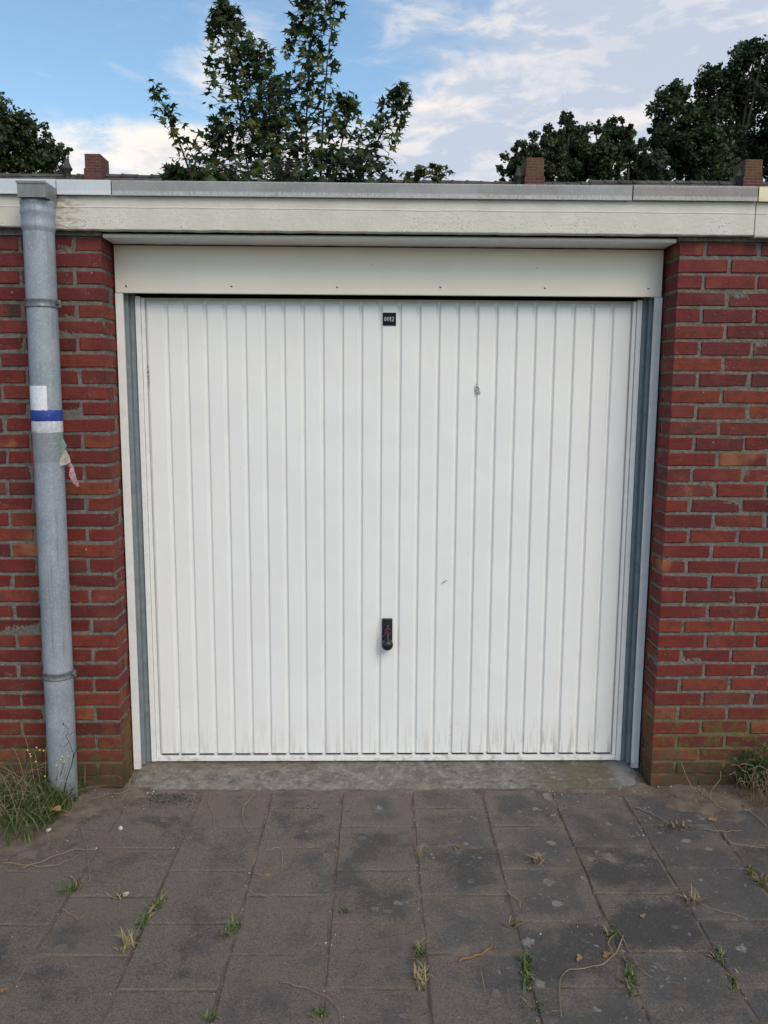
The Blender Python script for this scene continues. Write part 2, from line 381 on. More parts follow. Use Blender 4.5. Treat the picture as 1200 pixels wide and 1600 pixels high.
def f_tile(g, put):
    p = g.pos(); r = g.rnd(); x, y, z = g.xyz(p); o = g.obj(); ox, oy, oz = g.xyz(o)
    n1 = g.noise(p, 3.2, 5, .6, .3); n2 = g.noise(p, 300, 3, .75); n3 = g.noise(p, 14, 5, .6); n4 = g.noise(p, 95, 5, .75); n5 = g.noise(g.add(p, (9, 1, 0)), 6.5, 4, .6, .4)
    c = g.mix(r, (.076, .071, .067), (.122, .113, .104))
    c = g.mix(g.rng(n3, .35, .7, 0, .5), c, (.066, .061, .058))
    c = lichen(g, p, c)
    ed = g.rng(g.math('MAXIMUM', g.math('ABSOLUTE', ox), g.math('ABSOLUTE', oy)), .07, .150, -.01, .055)
    left = g.rng(x, 1.2, -.6, -.065, .06)
    sm = g.math('ADD', g.math('ADD', g.math('MULTIPLY', n1, .5), g.math('MULTIPLY', n5, .5)), g.math('ADD', g.math('ADD', left, ed), g.math('MULTIPLY', g.math('SUBTRACT', n3, .5), .28)))
    sm = g.math('ADD', sm, g.math('MULTIPLY', g.math('SUBTRACT', n4, .5), .22))
    sandm = g.math('MULTIPLY', g.rng(sm, .43, .60), g.rng(n4, .3, .55, .6, 1))
    c = g.mix(g.math('MULTIPLY', sandm, .9), c, g.mix(g.rng(n2, .35, .65), (.130, .104, .085), (.235, .192, .158)))
    c = g.mix(g.rng(n2, .57, .68, 0, .7), c, (.30, .27, .235))
    c = g.mix(g.rng(n2, .42, .33, 0, .6), c, (.032, .028, .025))
    c = g.mix(g.rng(n4, .58, .68, 0, .4), c, (.23, .205, .18))
    c = g.mix(g.rng(n4, .42, .34, 0, .45), c, (.045, .04, .037))
    put('Base Color', c); put('Roughness', .9)
    put('Normal', g.bump(g.math('ADD', n2, g.math('ADD', g.math('MULTIPLY', n4, 1.4), n3)), .9, .0035))
TILE = mat('concrete_paving', f_tile, spec=.15)
def f_sand(g, put):
    p = g.pos(); n1 = g.noise(p, 12, 5, .6); n2 = g.noise(p, 170, 5, .78); n3 = g.noise(p, 3, 4, .6)
    c = g.mix(g.rng(n1, .3, .7), (.115, .089, .071), (.215, .173, .140))
    c = g.mix(g.rng(n3, .5, .68, 0, .5), c, (.07, .053, .042))
    c = g.mix(g.rng(n2, .60, .72, 0, .6), c, (.26, .22, .18))
    c = g.mix(g.rng(n2, .40, .30, 0, .6), c, (.028, .022, .018))
    put('Base Color', c); put('Roughness', .97)
    put('Normal', g.bump(g.math('ADD', n2, n1), .8, .004))
SAND = mat('sandy_soil', f_sand, spec=.1)
def f_conc(g, put):
    p = g.pos(); x, y, z = g.xyz(p)
    n1 = g.noise(p, 10, 5, .65); n2 = g.noise(p, 200, 4, .7); n3 = g.noise(p, 34, 5, .7)
    c = g.mix(g.rng(n1, .3, .7), (.15, .135, .115), (.27, .245, .21))
    wv = g.add(p, (0, 0, 0))
    v = g.voro(wv, 45); vc = g.n('ShaderNodeSeparateColor', {0: g.voro(wv, 45, out='Color')}).outputs[0]
    c = g.mix(g.math('MULTIPLY', g.rng(v, .42, .25), g.rng(vc, .6, .85, 0, .55)), c, (.29, .27, .24))
    c = g.mix(g.rng(n3, .52, .64, 0, .7), c, (.36, .335, .29))
    c = g.mix(g.rng(n3, .44, .34, 0, .6), c, (.055, .048, .04))
    moss = g.math('MULTIPLY', g.math('MULTIPLY', g.rng(x, .55, .75), g.rng(x, 1.1, .98)), g.rng(n1, .38, .55))
    c = g.mix(g.math('MULTIPLY', moss, .65), c, (.095, .083, .035))
    c = g.mix(g.math('MULTIPLY', g.math('MULTIPLY', g.rng(y, .12, .2), g.rng(x, 0, -.4)), .5), c, (.19, .145, .10))
    c = g.mix(g.rng(x, 1.0, 1.06, 0, .6), c, (.26, .27, .27))
    c = g.mix(g.rng(y, .005, -.02, 0, .5), c, (.22, .19, .16))
    put('Base Color', c); put('Roughness', .93)
    put('Normal', g.bump(g.math('ADD', g.math('MULTIPLY', n3, 1.4), g.math('MULTIPLY', n2, .9)), 1.0, .006))
CONC = mat('old_concrete', f_conc, spec=.15)
def f_far(g, put):
    p = g.pos(); n1 = g.noise(p, .25, 4); n2 = g.noise(p, 6, 5)
    put('Base Color', g.mix(g.rng(n1, .4, .6), (.085, .078, .072), (.055, .065, .03))); put('Roughness', .95)
GROUND = mat('far_ground', f_far, spec=.1)
def leafmat(name, a, b, trans=.18, rough=.5):
    def f(g, put):
        p = g.pos(); n1 = g.noise(p, 3.0, 4, .6); n2 = g.noise(p, 22, 3)
        c = g.mix(g.rng(g.math('ADD', g.math('MULTIPLY', n1, .6), g.math('MULTIPLY', n2, .4)), .35, .65), a, b)
        put('Base Color', c); put('Roughness', rough)
    m = mat(name, f, spec=.3)
    nt = m.node_tree; b_ = nt.nodes['Principled BSDF']; tr = nt.nodes.new('ShaderNodeBsdfTranslucent'); mx = nt.nodes.new('ShaderNodeMixShader')
    nt.links.new(b_.inputs['Base Color'].links[0].from_socket, tr.inputs[0]); mx.inputs[0].default_value = trans
    nt.links.new(b_.outputs[0], mx.inputs[1]); nt.links.new(tr.outputs[0], mx.inputs[2]); nt.links.new(mx.outputs[0], nt.nodes['Material Output'].inputs[0])
    return m
LEAF = leafmat('dark_maple_leaf', (.016, .034, .013), (.075, .110, .035), .38)
LEAFY = leafmat('yellow_green_leaf', (.09, .10, .02), (.16, .15, .03), .35)
LEAF2 = leafmat('far_leaf', (.016, .030, .012), (.050, .075, .027), .25)
LEAF3 = leafmat('far_leaf_lighter', (.03, .05, .015), (.085, .11, .035), .25)
BARK = mat('bark', color=(.04, .033, .027), rough=.9)
GRASS = leafmat('green_grass', (.09, .135, .04), (.19, .225, .08), .25)
GRASSD = leafmat('deep_green_weed', (.05, .085, .025), (.115, .155, .05), .25)
STRAW = leafmat('dry_straw', (.26, .19, .11), (.42, .33, .20), .2, .7)
STEM = mat('dark_brown_stem', color=(.05, .035, .025), rough=.8)
PETAL = mat('yellow_petal', color=(.65, .5, .06), rough=.6)
DRYLEAF = leafmat('dry_orange_leaf', (.30, .15, .05), (.40, .24, .11), .2, .7)
PEBBLE = mat('pale_pebble', lambda g, put: put('Base Color', g.mix(g.rnd(), (.35, .32, .28), (.7, .68, .64))), rough=.8)
MOSS = mat('moss', lambda g, put: (put('Base Color', g.mix(g.rng(g.noise(g.pos(), 60, 4, .7), .35, .65), (.035, .033, .015), (.085, .078, .03))), put('Normal', g.bump(g.noise(g.pos(), 300, 3), 1, .004))), rough=1, spec=.1)
def f_chim(g, put):
    o = g.obj(); x, y, z = g.xyz(o)
    br = g.n('ShaderNodeTexBrick', {'Vector': g.comb(g.math('ADD', x, y), z, 0), 'Scale': 1.0, 'Mortar Size': .008, 'Brick Width': .22, 'Row Height': .065,
             'Color1': (.15, .045, .036, 1), 'Color2': (.10, .036, .032, 1), 'Mortar': (.13, .11, .095, 1)})
    n1 = g.noise(o, 5, 5, .6)
    wx, wy, wz = g.xyz(g.pos())
    c = g.mix(g.math('MULTIPLY', g.math('MULTIPLY', g.rng(z, .22, .5), g.rng(n1, .35, .6, 0, .75)), g.rng(wx, -1, 2, .08, 1)), br.outputs[0], (.13, .10, .035))
    c = g.mix(g.rng(n1, .55, .75, 0, .5), c, (.06, .04, .035))
    put('Base Color', c); put('Roughness', .9)
    put('Normal', g.bump(br.outputs[1], .5, -.01))
CHIM = mat('chimney_brick', f_chim, spec=.2)
RTILE = mat('roof_tile', lambda g, put: put('Base Color', g.mix(g.rng(g.noise(g.pos(), 3, 5, .7), .35, .65), (.045, .038, .033), (.10, .09, .08))), rough=.9)
HWALL = mat('house_brick', f_chim, spec=.2)
ROOFFELT = mat('roof_felt', color=(.05, .05, .05), rough=.95)
GLASS = mat('window_glass', color=(.03, .035, .04), rough=.08)

# ------------------------------------------------------------------ ground
me = MB(); me.add([(-300, -300, -.03), (300, -300, -.03), (300, 300, -.03), (-300, 300, -.03)], [(0, 1, 2, 3)])
tag(me.build('ground', GROUND), kind='structure')

# sandy soil that fills the joints and buries the tiles along the walls
def soil_h(x, y):
    z = -.0052 + .0048*nz(x, y, 0, 9, 4) + .0025*nz(x, y, 3, 40, 2)
    s = max(0, (abs(x)-1.02)/.35); s = min(1, s)
    k = math.exp(-((y+.02)/.17)**2)*s
    z += .022*k + .012*k*nz(x, y, 7, 6, 3)
    if x < -1.2:
        q = min(1, (-1.2-x)/.35)*math.exp(-((y+.1)/.38)**2); z += .02*q+.01*q*nz(x, y, 9, 12, 3)
    if abs(x) < 1.15 and y > -.09: z += .006*(1-abs(y+.02)/.07) if abs(y+.02) < .07 else 0
    if y > .0: z = z-min(.03, y*.4) if abs(x) > 1.165 else (z*.3+.004+.05*y+.007*nz(x, y, 4, 30, 3) if abs(x) > 1.03 else z-min(.05, y*2))
    return z
X0, X1, Y0, Y1 = -2.6, 2.6, -2.5, .26
st = .011; nx, ny = int((X1-X0)/st), int((Y1-Y0)/st)
vs = []; fs = []
for j in range(ny+1):
    y = Y0+(Y1-Y0)*j/ny
    for i in range(nx+1):
        x = X0+(X1-X0)*i/nx; vs.append((x, y, soil_h(x, y)))
for j in range(ny):
    for i in range(nx):
        a = j*(nx+1)+i; fs.append((a, a+1, a+nx+2, a+nx+1))
me = MB(); me.add(vs, fs, 0, True); tag(me.build('soil', SAND), kind='structure')

# paving tiles, each one a slab with its own worn edges
TP, TX0, TROT = .302, -.503, .01145
pav = empty('pavement'); tag(pav, kind='structure')
def tile_mesh(lx, ly, seed):
    rd = random.Random(seed); bm = bmesh.new(); bmesh.ops.create_cube(bm, size=1)
    for v in bm.verts: v.co = Vector((v.co.x*lx, v.co.y*ly, v.co.z*.045-.0225))
    ed = [e for e in bm.edges if all(v.co.z > -.01 for v in e.verts)] + [e for e in bm.edges if abs(e.verts[0].co.z-e.verts[1].co.z) > .02]
    bmesh.ops.subdivide_edges(bm, edges=[e for e in bm.edges if all(v.co.z > -.01 for v in e.verts)], cuts=2)
    top = [e for e in bm.edges if all(v.co.z > -.01 for v in e.verts) and len([f for f in e.link_faces if abs(f.normal.z) < .5]) == 1]
    bmesh.ops.bevel(bm, geom=top, offset=.0045, segments=1, affect='EDGES')
    for v in bm.verts:
        if v.co.z > -.012:
            v.co.x += rd.uniform(-.0018, .0018); v.co.y += rd.uniform(-.0018, .0018); v.co.z += rd.uniform(-.0006, .0003)
    me = bpy.data.meshes.new('paving_tile'); bm.to_mesh(me); bm.free(); me.materials.append(TILE); return me
fulls = [tile_mesh(.294, .294, i) for i in range(8)]; halfs = [tile_mesh(.294, .144, 20+i) for i in range(4)]
rd = random.Random(3)
for ci in range(-7, 9):
    xc0 = TX0+TP*(ci+.5)
    full_first = (ci % 2 == 0)       # columns alternate by half a tile
    y = -.022
    rows = ([] if not full_first else [('h', .151)])
    rows += [('f', TP)]*8
    for kind_, ln in rows:
        yc = y-ln/2; y -= ln
        if yc < -2.35: break
        o = mesh_obj('paving_tile', rd.choice(fulls if kind_ == 'f' else halfs), pav, (xc0+TROT*yc, yc, rd.uniform(-.0022, .0018)))
        o.rotation_euler = (rd.uniform(-.004, .004), rd.uniform(-.004, .004), TROT*-1+rd.uniform(-.004, .004)+(rd.choice((0, math.pi)) if True else 0))
        o.scale = (1+rd.uniform(-.004, .003),)*2+(1,)
# the same paving goes on behind the camera and to the sides
mb = MB()
for i in range(-24, 24):
    for j in range(30):
        x = TX0+TP*i; y = -2.44-TP*(j+(.5 if i % 2 else 0))
        if y < -8: continue
        mb.box(x+.004, x+TP-.004, y-TP+.004, y-.004, -.045, rd.uniform(-.003, .0))
for i in list(range(-24, -7))+list(range(9, 24)):
    for j in range(8):
        x = TX0+TP*i; y = -.03-TP*(j+(.5 if i % 2 else 0))
        if y-TP < -2.9: continue
        mb.box(x+.004, x+TP-.004, y-TP+.004, y-.004, -.045, rd.uniform(-.003, .0))
o = mb.build('paving_field', TILE, pav); o['kind'] = 'stuff'

# concrete threshold under the door
vs = []; fs = []; nxx, nyy = 230, 34
for j in range(nyy+1):
    t = j/nyy
    for i in range(nxx+1):
        u = i/nxx
        xl = -1.145-.012*min(1, t*2.2); xr = 1.125+.03*min(1, t*1.6)
        x = xl+(xr-xl)*u; y = -.028+.30*t + .006*nz(x, 0, 5, 9, 3)*(1-t)
        z = -.010 + .013*min(1, t*6)**.7 + .024*t + .0030*nz(x, y, 2, 22, 4)
        if j == 0: z -= .02
        z -= .010*max(0, 1-min(u, 1-u)/.018)
        vs.append((x, y, z))
for j in range(nyy):
    for i in range(nxx):
        a = j*(nxx+1)+i; fs.append((a, a+1, a+nxx+2, a+nxx+1))
mb = MB(); mb.add(vs, fs, 0, True); tag(mb.build('threshold', CONC), kind='structure')

# ------------------------------------------------------------------ brick walls
C = .06515; Z31 = .244; HW = 1.1559
def joint(n): return Z31+(31-n)*C if n <= 31 else Z31-(n-31)*.061
def brick_mesh(lx, ly, lz, seed, chip=False):
    rd = random.Random(seed); bm = bmesh.new(); bmesh.ops.create_cube(bm, size=1)
    for v in bm.verts: v.co = Vector((v.co.x*lx, v.co.y*ly, v.co.z*lz))
    bmesh.ops.bevel(bm, geom=bm.edges[:], offset=.0024, segments=1, affect='EDGES')
    # uneven arrises; a chipped corner on some
    for v in bm.verts:
        v.co += Vector((rd.uniform(-.0026, .0022), rd.uniform(-.0012, .001), rd.uniform(-.0019, .0017)))
    if chip:
        for k in range(rd.choice((1, 2))):
            sx, szz = rd.choice((-1, 1)), rd.choice((-1, 1))
            for v in bm.verts:
                if v.co.x*sx > lx*.5-.006 and v.co.z*szz > lz*.5-.006 and v.co.y < 0:
                    v.co += Vector((-sx*rd.uniform(.001, .005), rd.uniform(0, .005), -szz*rd.uniform(.001, .004)))
    me = bpy.data.meshes.new('brick'); bm.to_mesh(me); bm.free(); me.materials.append(BRICK); return me
cache = {}
def get_brick(lx, ly, lz, rd):
    k = (round(lx, 3), round(ly, 3), round(lz, 3))
    if k not in cache: cache[k] = [brick_mesh(lx, ly, lz, hash(k) % 1000+i, i % 3 == 0) for i in range(9)]
    return rd.choice(cache[k])
def wall(sg, label):
    rd = random.Random(11+sg)
    root = empty('brick_wall', (sg*HW, 0, 0)); tag(root, label, 'brick wall')
    XO = 1.245                        # bricks one by one this far from the opening
    # mortar: one rough sheet round the corner, just behind the brick faces
    path = []
    s = XO+.05
    while s > .6: path.append((s, 0)); s -= .02
    while s > .004: path.append((s, 0)); s -= .0065
    path.append((.006, .001)); path.append((.0045, .004)); t = .008
    while t < .25: path.append((.004, t)); t += .0065
    zs = [2.352*i/360 -.02 for i in range(364)]
    vs = []; fs = []
    for (a, b) in path:
        for z in zs:
            d = .0022*nz(a*sg+sg*3, b, z, 20, 3) + .0030*nz(a, b+4, z, 130, 3)
            if b > .003: vs.append((sg*(a+d*-1), b, z))
            else: vs.append((sg*a, .0048+d, z))
    m = len(zs)
    for i in range(len(path)-1):
        for j in range(m-1):
            q = (i*m+j, (i+1)*m+j, (i+1)*m+j+1, i*m+j+1)
            fs.append(q if sg > 0 else q[::-1])
    mb = MB(); mb.add(vs, fs, 0, True)
    xa, xb = sorted((sg*.03, sg*3.4)); mb.box(xa, xb, .03, .26, 0, 2.345)
    xa, xb = sorted((sg*.03, sg*.2)); mb.box(xa, xb, .24, 5.5, 0, 2.345)
    if True:
        xa, xb = sorted((sg*(XO+.052), sg*3.4)); mb.box(xa, xb, .006, .031, 0, 2.345)
    mb.build('mortar', MORTAR, root)
    H = .0508
    for r in range(36):
        zt = joint(r-1); zb = joint(r); h = min(H, zt-zb-.0125)+rd.uniform(-.001, .001)
        hk = round(h/.002)*.002; zc = (zt+zb)/2
        def put(x0, x1, y0, y1):
            lx, ly = x1-x0, y1-y0
            o = mesh_obj('brick', get_brick(lx, ly, hk, rd), root, (sg*(x0+x1)/2, (y0+y1)/2+rd.uniform(-.0012, .0015), zc+rd.uniform(-.0016, .0016)))
            o.rotation_euler = (rd.uniform(-.008, .008), rd.uniform(-.006, .006), rd.uniform(-.005, .005))
        if r % 2 == 0: put(0, .098, 0, .198); x = .098+.015
        else:
            put(0, .2, 0, .098); put(0, .098, .112, .19); x = .2+.015
        while x < XO-.02:
            ln = .2+rd.uniform(-.003, .003); ln = round(ln/.002)*.002
            if x+ln > XO+.05: ln = .098
            put(x, x+ln, 0, .098); x += ln+rd.uniform(.011, .018)
    mb = MB()
    for r in range(36):
        zt = joint(r-1); zb = joint(r); x = XO+.06+(.1 if r % 2 else 0)
        while x < 3.3:
            a, b = sorted((sg*x, sg*(x+.2))); mb.box(a, b, 0, .028, zb+.008, zt-.008); x += .215
    o = mb.build('far_bricks', BRICK, root); o['kind'] = 'stuff'
    return root
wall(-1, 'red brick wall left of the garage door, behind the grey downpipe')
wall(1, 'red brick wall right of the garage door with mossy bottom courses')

# ------------------------------------------------------------------ flat roof edge
rf = empty('flat_roof', (0, 0, 2.33)); tag(rf, 'flat garage roof edge with cream fascia boards and metal coping over the door', 'roof')
def rpart(mb, name, m, **k): return wchild(mb.build(name, m), rf)
def grid_board(x0, x1, y0, y1, z0, z1, seed, amp=.0012):     # front face slightly wavy, as an old painted board is
    mb = MB(); n_ = max(2, int((x1-x0)/.02)); zz = [z0, z0+.004, (z0+z1)/2, z1-.004, z1]
    vs = []; fs = []
    for i in range(n_+1):
        x = x0+(x1-x0)*i/n_; jg = amp*2*nz(x, seed, 0, 14, 3)
        for k, z in enumerate(zz):
            yy = y0+amp*nz(x, seed, z, 8, 3)+(.004 if k in (0, 4) else 0); vs.append((x, yy, z+(jg if k < 2 else 0)))
        vs.append((x, y1, z1)); vs.append((x, y1, z0+jg))
    for i in range(n_):
        for k in range(7):
            a = i*7+k; b = i*7+(k+1) % 7; fs.append((a, a+7, b+7, b))
    fs.append(tuple(range(7))); fs.append(tuple(n_*7+k for k in range(6, -1, -1)))
    mb.add(vs, fs); return mb
for (a, b, z0, s_) in ((-3.4, -1.362, 2.350, 1), (-1.358, 1.434, 2.341, 2), (1.438, 3.6, 2.334, 3)):
    rpart(grid_board(a, b, -.040, -.012, z0, 2.474, s_), 'fascia_board', FASCIA)
for (a, b, m, dz) in ((-3.4, -1.30, COPE_LIGHT, .001), (-1.297, -1.089, COPE_LIGHT, 0), (-1.085, .9375, COPE_GREY, -.001), (.9425, 1.4325, COPE_DARK, .0005), (1.437, 3.6, COPE_GLOW, 0)):
    mb = MB()
    mb.box(a, b, -.058, -.054, 2.4695+dz, 2.5245+dz, 0)          # front lip
    mb.box(a, b, -.054, .12, 2.5205+dz, 2.5245+dz, 0)            # top flange
    mb.box(a, b, -.054, -.046, 2.4695+dz, 2.4725+dz, 0)          # drip
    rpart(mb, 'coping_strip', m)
mb = MB(); mb.box(-3.4, 3.6, -.012, .05, 2.36, 2.519); mb.box(-3.4, 3.6, .05, 5.6, 2.36, 2.50); rpart(mb, 'roof_slab', ROOFFELT)
mb = grid_board(-1.146, 1.143, .002, .150, 2.3205, 2.3365, 5, .0005); rpart(mb, 'soffit_board', TRIM)
mb = MB(); mb.box(-3.3, 3.4, 5.4, 5.6, 0, 2.36); rpart(mb, 'rear_wall', HWALL)
mb = MB(); mb.box(-3.4, -1.15, -.008, .03, 2.325, 2.362); mb.box(1.147, 3.5, -.008, .03, 2.325, 2.362); rpart(mb, 'mortar_bed', MORTAR)
mb = MB(); mb.box(-1.15, 1.147, .004, .2, 2.3375, 2.3595); rpart(mb, 'dark_gap_fill', DARK)  # black filler painting the dark gap between fascia and soffit

# ------------------------------------------------------------------ garage door
DY = .222
gd = empty('garage_door', (0, DY, .03)); tag(gd, 'white ribbed steel up-and-over garage door numbered 8012', 'garage door')
def dpart(mb, name, m, parent=gd): return wchild(mb.build(name, m), parent)
P = .08335; prof = [(-1.046, .012), (-1.043, .012), (-1.039, .002), (-1.036, 0)]
for k in range(24):
    xc = (k-11.5)*P
    prof += [(xc-.0115, 0), (xc-.0095, .0012), (xc-.0035, .0105), (xc-.0015, .012), (xc+.0042, .012), (xc+.0062, .0105), (xc+.0098, .0012), (xc+.0122, 0)]
prof += [(1.036, 0), (1.039, .002), (1.043, .012), (1.046, .012)]
zs = [.0645, .0655, 1.0, 2.084, 2.092, 2.103]
vs = []; fs = []
for j, z in enumerate(zs):
    for (x, d) in prof:
        dd = max(d, .010) if j == 0 else (min(.014, d+(.012 if j == 5 else .004)) if j >= 4 else d)
        vs.append((x, DY-.004+dd, z))
m = len(prof)
for j in range(len(zs)-1):
    for i in range(m-1):
        a = j*m+i; fs.append((a, a+1, a+m+1, a+m))
mb = MB(); mb.add(vs, fs, 0, False)
mb.box(-1.046, 1.046, DY+.0105, DY+.03, .05, 2.098)
dpart(mb, 'ribbed_sheet', DOOR)
mb = MB()                                                     # dark strips paint shade and grime into slits under the ribs, white tabs between
for k in range(23):
    xa = (k-11)*P-.033+random.uniform(-.002, .002); xb = (k-11)*P+.033+random.uniform(-.002, .002); mb.box(xa, xb, DY+.002, DY+.0104, .0560, .0615)
for sg in (-1, 1): a, b = sorted((sg*.965, sg*1.04)); mb.box(a, b, DY+.002, DY+.0104, .0560, .0615)
dpart(mb, 'slit_shade_strips', SLIT_SHADE)
mb = MB()
mb.box(-1.085, -1.064, DY-.016, DY+.02, .031, 2.118, bev=.002); mb.box(1.064, 1.085, DY-.016, DY+.02, .031, 2.118, bev=.002)
mb.box(-1.0625, -1.0475, DY-.007, DY+.02, .0555, 2.112, bev=.0015); mb.box(1.0475, 1.0625, DY-.007, DY+.02, .0555, 2.112, bev=.0015)
mb.box(-1.064, 1.064, DY-.013, DY+.02, .031, .0545, bev=.002)
mb.box(-1.064, 1.064, DY+.022, DY+.035, 2.098, 2.116, bev=.002)
dpart(mb, 'leaf_frame', TRIM)
mb = MB(); mb.box(-1.148, 1.1445, .147, .168, 2.1245, 2.3165, bev=.0018)
hp = dpart(mb, 'header_panel', HEADER)
for x, z in ((-1.101, 2.152), (-.664, 2.155), (-.223, 2.155), (.209, 2.158), (.649, 2.158), (1.087, 2.16)):
    bm = bmesh.new(); bmesh.ops.create_uvsphere(bm, u_segments=12, v_segments=6, radius=.0052)
    for v in bm.verts: v.co = Vector((v.co.x+x, v.co.y*.5+.1462, v.co.z+z))
    mb = MB(); mb.bm(bm, 0, True); mb.box(x-.004, x+.004, .1433, .1440, z-.0006, z+.0006, 1)
    wchild(mb.build('screw', [STEEL, DARK]), hp)
for sg in (-1, 1):
    mb = MB(); a, b = sorted((sg*1.1505, sg*1.120)); mb.box(a, b, .150, .156, .020, 2.1235, bev=.001)
    a, b = sorted((sg*1.1505, sg*1.146)); mb.box(a, b, .156, .215, .020, 2.1235)
    a, b = sorted((sg*1.120, sg*1.124)); mb.box(a, b, .156, .166, .020, 2.1235)
    dpart(mb, 'jamb_strip', TRIM)
    mb = MB()
    a, b = sorted((sg*1.1455, sg*1.112)); mb.box(a, b, .190, .196, .024, 2.16)
    a, b = sorted((sg*1.112, sg*1.109)); mb.box(a, b, .190, .222, .024, 2.16)
    a, b = sorted((sg*1.112, sg*1.0915)); mb.box(a, b, .2225, .228, .024, 2.16)
    a, b = sorted((sg*1.0935, sg*1.0915)); mb.box(a, b, .2285, .26, .024, 2.16)
    dpart(mb, 'guide_rail', RAIL)
mb = MB()
for sg in (-1, 1): a, b = sorted((sg*1.19, sg*1.04)); mb.box(a, b, .27, .30, .0, 2.35)
mb.box(-1.04, 1.04, .27, .30, 2.0, 2.35); mb.box(-1.04, 1.04, .27, .30, .0, .2)
dpart(mb, 'gap_backing', DARK)  # added black backing that keeps the gaps round the door dark
# number plate
pl = MB(); pl.box(-.031, .026, DY-.0085, DY-.0045, 2.004, 2.058, bev=.001); plate = dpart(pl, 'number_plate', NAVY)
def numeral(ch, x, z, h, y):            # thin serif figures drawn as stroked outlines
    mb = MB(); w_ = h*.5
    def ring(cx, cz, rx, rz, t=.10, a0=0, a1=360, n_=22):
        vs = []; fs = []
        for i in range(n_+1):
            a = R(a0+(a1-a0)*i/n_); k = 1+.5*abs(math.cos(a))
            for q in (1, -1):
                vs.append((cx+(rx+q*t*h*.32*k)*math.cos(a), y, cz+(rz+q*t*h*.22)*math.sin(a)))
        for i in range(n_): fs.append((2*i, 2*i+1, 2*i+3, 2*i+2))
        mb.add(vs, fs)
    def bar(x0, z0, x1, z1, t):
        d = Vector((x1-x0, 0, z1-z0)).normalized(); nn = Vector((-d.z, 0, d.x))*t/2
        a, b = Vector((x0, y, z0)), Vector((x1, y, z1)); mb.add([a-nn, b-nn, b+nn, a+nn], [(0, 1, 2, 3)])
    if ch == '8': ring(x, z+h*.73, w_*.34, h*.21); ring(x, z+h*.27, w_*.42, h*.24)
    if ch == '0': ring(x, z+h*.5, w_*.42, h*.45)
    if ch == '1': bar(x, z, x, z+h, h*.12); bar(x-h*.13, z+.0002, x+h*.13, z+.0002, h*.06); bar(x-h*.15, z+h*.86, x, z+h*.97, h*.07)
    if ch == '2':
        ring(x, z+h*.72, w_*.36, h*.24, a0=-35, a1=170); bar(x+w_*.30, z+h*.60, x-w_*.42, z+h*.04, h*.1); bar(x-w_*.45, z+h*.03, x+w_*.45, z+h*.03, h*.1)
    return mb
for ch, x in zip('8012', (-.0195, -.0075, .0030, .0130)):
    o = numeral(ch, x, 2.0225, .0180, DY-.0088).build('numeral', WHITE); wchild(o, plate)
# handle
mb = MB(); bm = bmesh.new(); bmesh.ops.create_cube(bm, size=1)
for v in bm.verts: v.co = Vector((-.0035+v.co.x*.047, DY-.011+v.co.y*.012, .650+v.co.z*.118))
bmesh.ops.bevel(bm, geom=[e for e in bm.edges], offset=.004, segments=3, affect='EDGES', profile=.6)
mb.bm(bm, 0, True); hd = dpart(mb, 'door_handle', BLACK)
mb = MB(); prf = [(.0, .030), (.012, .029), (.021, .024), (.0255, .014), (.026, .002), (.022, -.008), (.016, -.016), (.015, -.030)]
vs = []; fs = []; N_ = 28
for (r_, d) in prf:
    for k in range(N_): a = 2*math.pi*k/N_; vs.append((-.0035+r_*math.cos(a), DY-.036-d, .596+r_*math.sin(a)))
for i in range(len(prf)-1):
    for k in range(N_): fs.append((i*N_+k, i*N_+(k+1) % N_, (i+1)*N_+(k+1) % N_, (i+1)*N_+k))
mb.add(vs, fs, 0, True); mb.box(-.0165, .0095, DY-.052, DY-.014, .60, .672, bev=.004)
wchild(mb.build('grip', BLACK), hd)
mb = MB()
for z_, r_ in ((.677, .0042), (.655, .003)):
    bm = bmesh.new(); bmesh.ops.create_cone(bm, cap_ends=True, segments=14, radius1=r_, radius2=r_*.9, depth=.004)
    for v in bm.verts: v.co = Vector((-.001+v.co.x, (DY-.0185 if z_ > .67 else DY-.0535)-v.co.z, z_+v.co.y))
    mb.bm(bm, 0)
mb.box(-.004, .002, DY-.0545, DY-.0515, .612, .648, bev=.0008)
wchild(mb.build('lock_cylinder', STEEL), hd)
mb = MB(); mb.tube([(-.026, DY-.020, .625), (-.016, DY-.050, .645), (-.006, DY-.0555, .664)], .0012, 6); wchild(mb.build('red_cord', RED), hd)
# paint chips on the sheet
def chip(x, z, pts, m, name='paint_chip'):
    mb = MB(); vs = [(x+a, DY-.0048, z+b) for a, b in pts]; bk = [(x+a*1.05, DY-.0036, z+b*1.05) for a, b in pts]; k = len(pts)
    mb.add(vs+bk, [tuple(range(k))]+[(i, (i+1) % k, k+(i+1) % k, k+i) for i in range(k)]); dpart(mb, name, m)
CHIPM = mat('bare_metal_chip', lambda g, put: put('Base Color', g.mix(g.rng(g.noise(g.pos(), 260, 4, .7), .42, .58), (.03, .03, .03), (.62, .61, .6))), rough=.6)
chip(.386, 1.735, [(-.010, .026), (-.006, .018), (.004, .006), (.011, -.016), (.008, -.024), (-.002, -.024), (-.008, -.012), (-.010, .006)], CHIPM)
chip(.252, .874, [(-.014, -.010), (-.010, -.001), (0, .006), (.014, .012), (.008, .004), (-.004, -.003), (-.011, -.012)], CHIPM)
chip(-1.043, 1.786, [(-.003, .045), (.004, .03), (.003, -.03), (-.002, -.05), (-.005, -.01)], CHIPM)

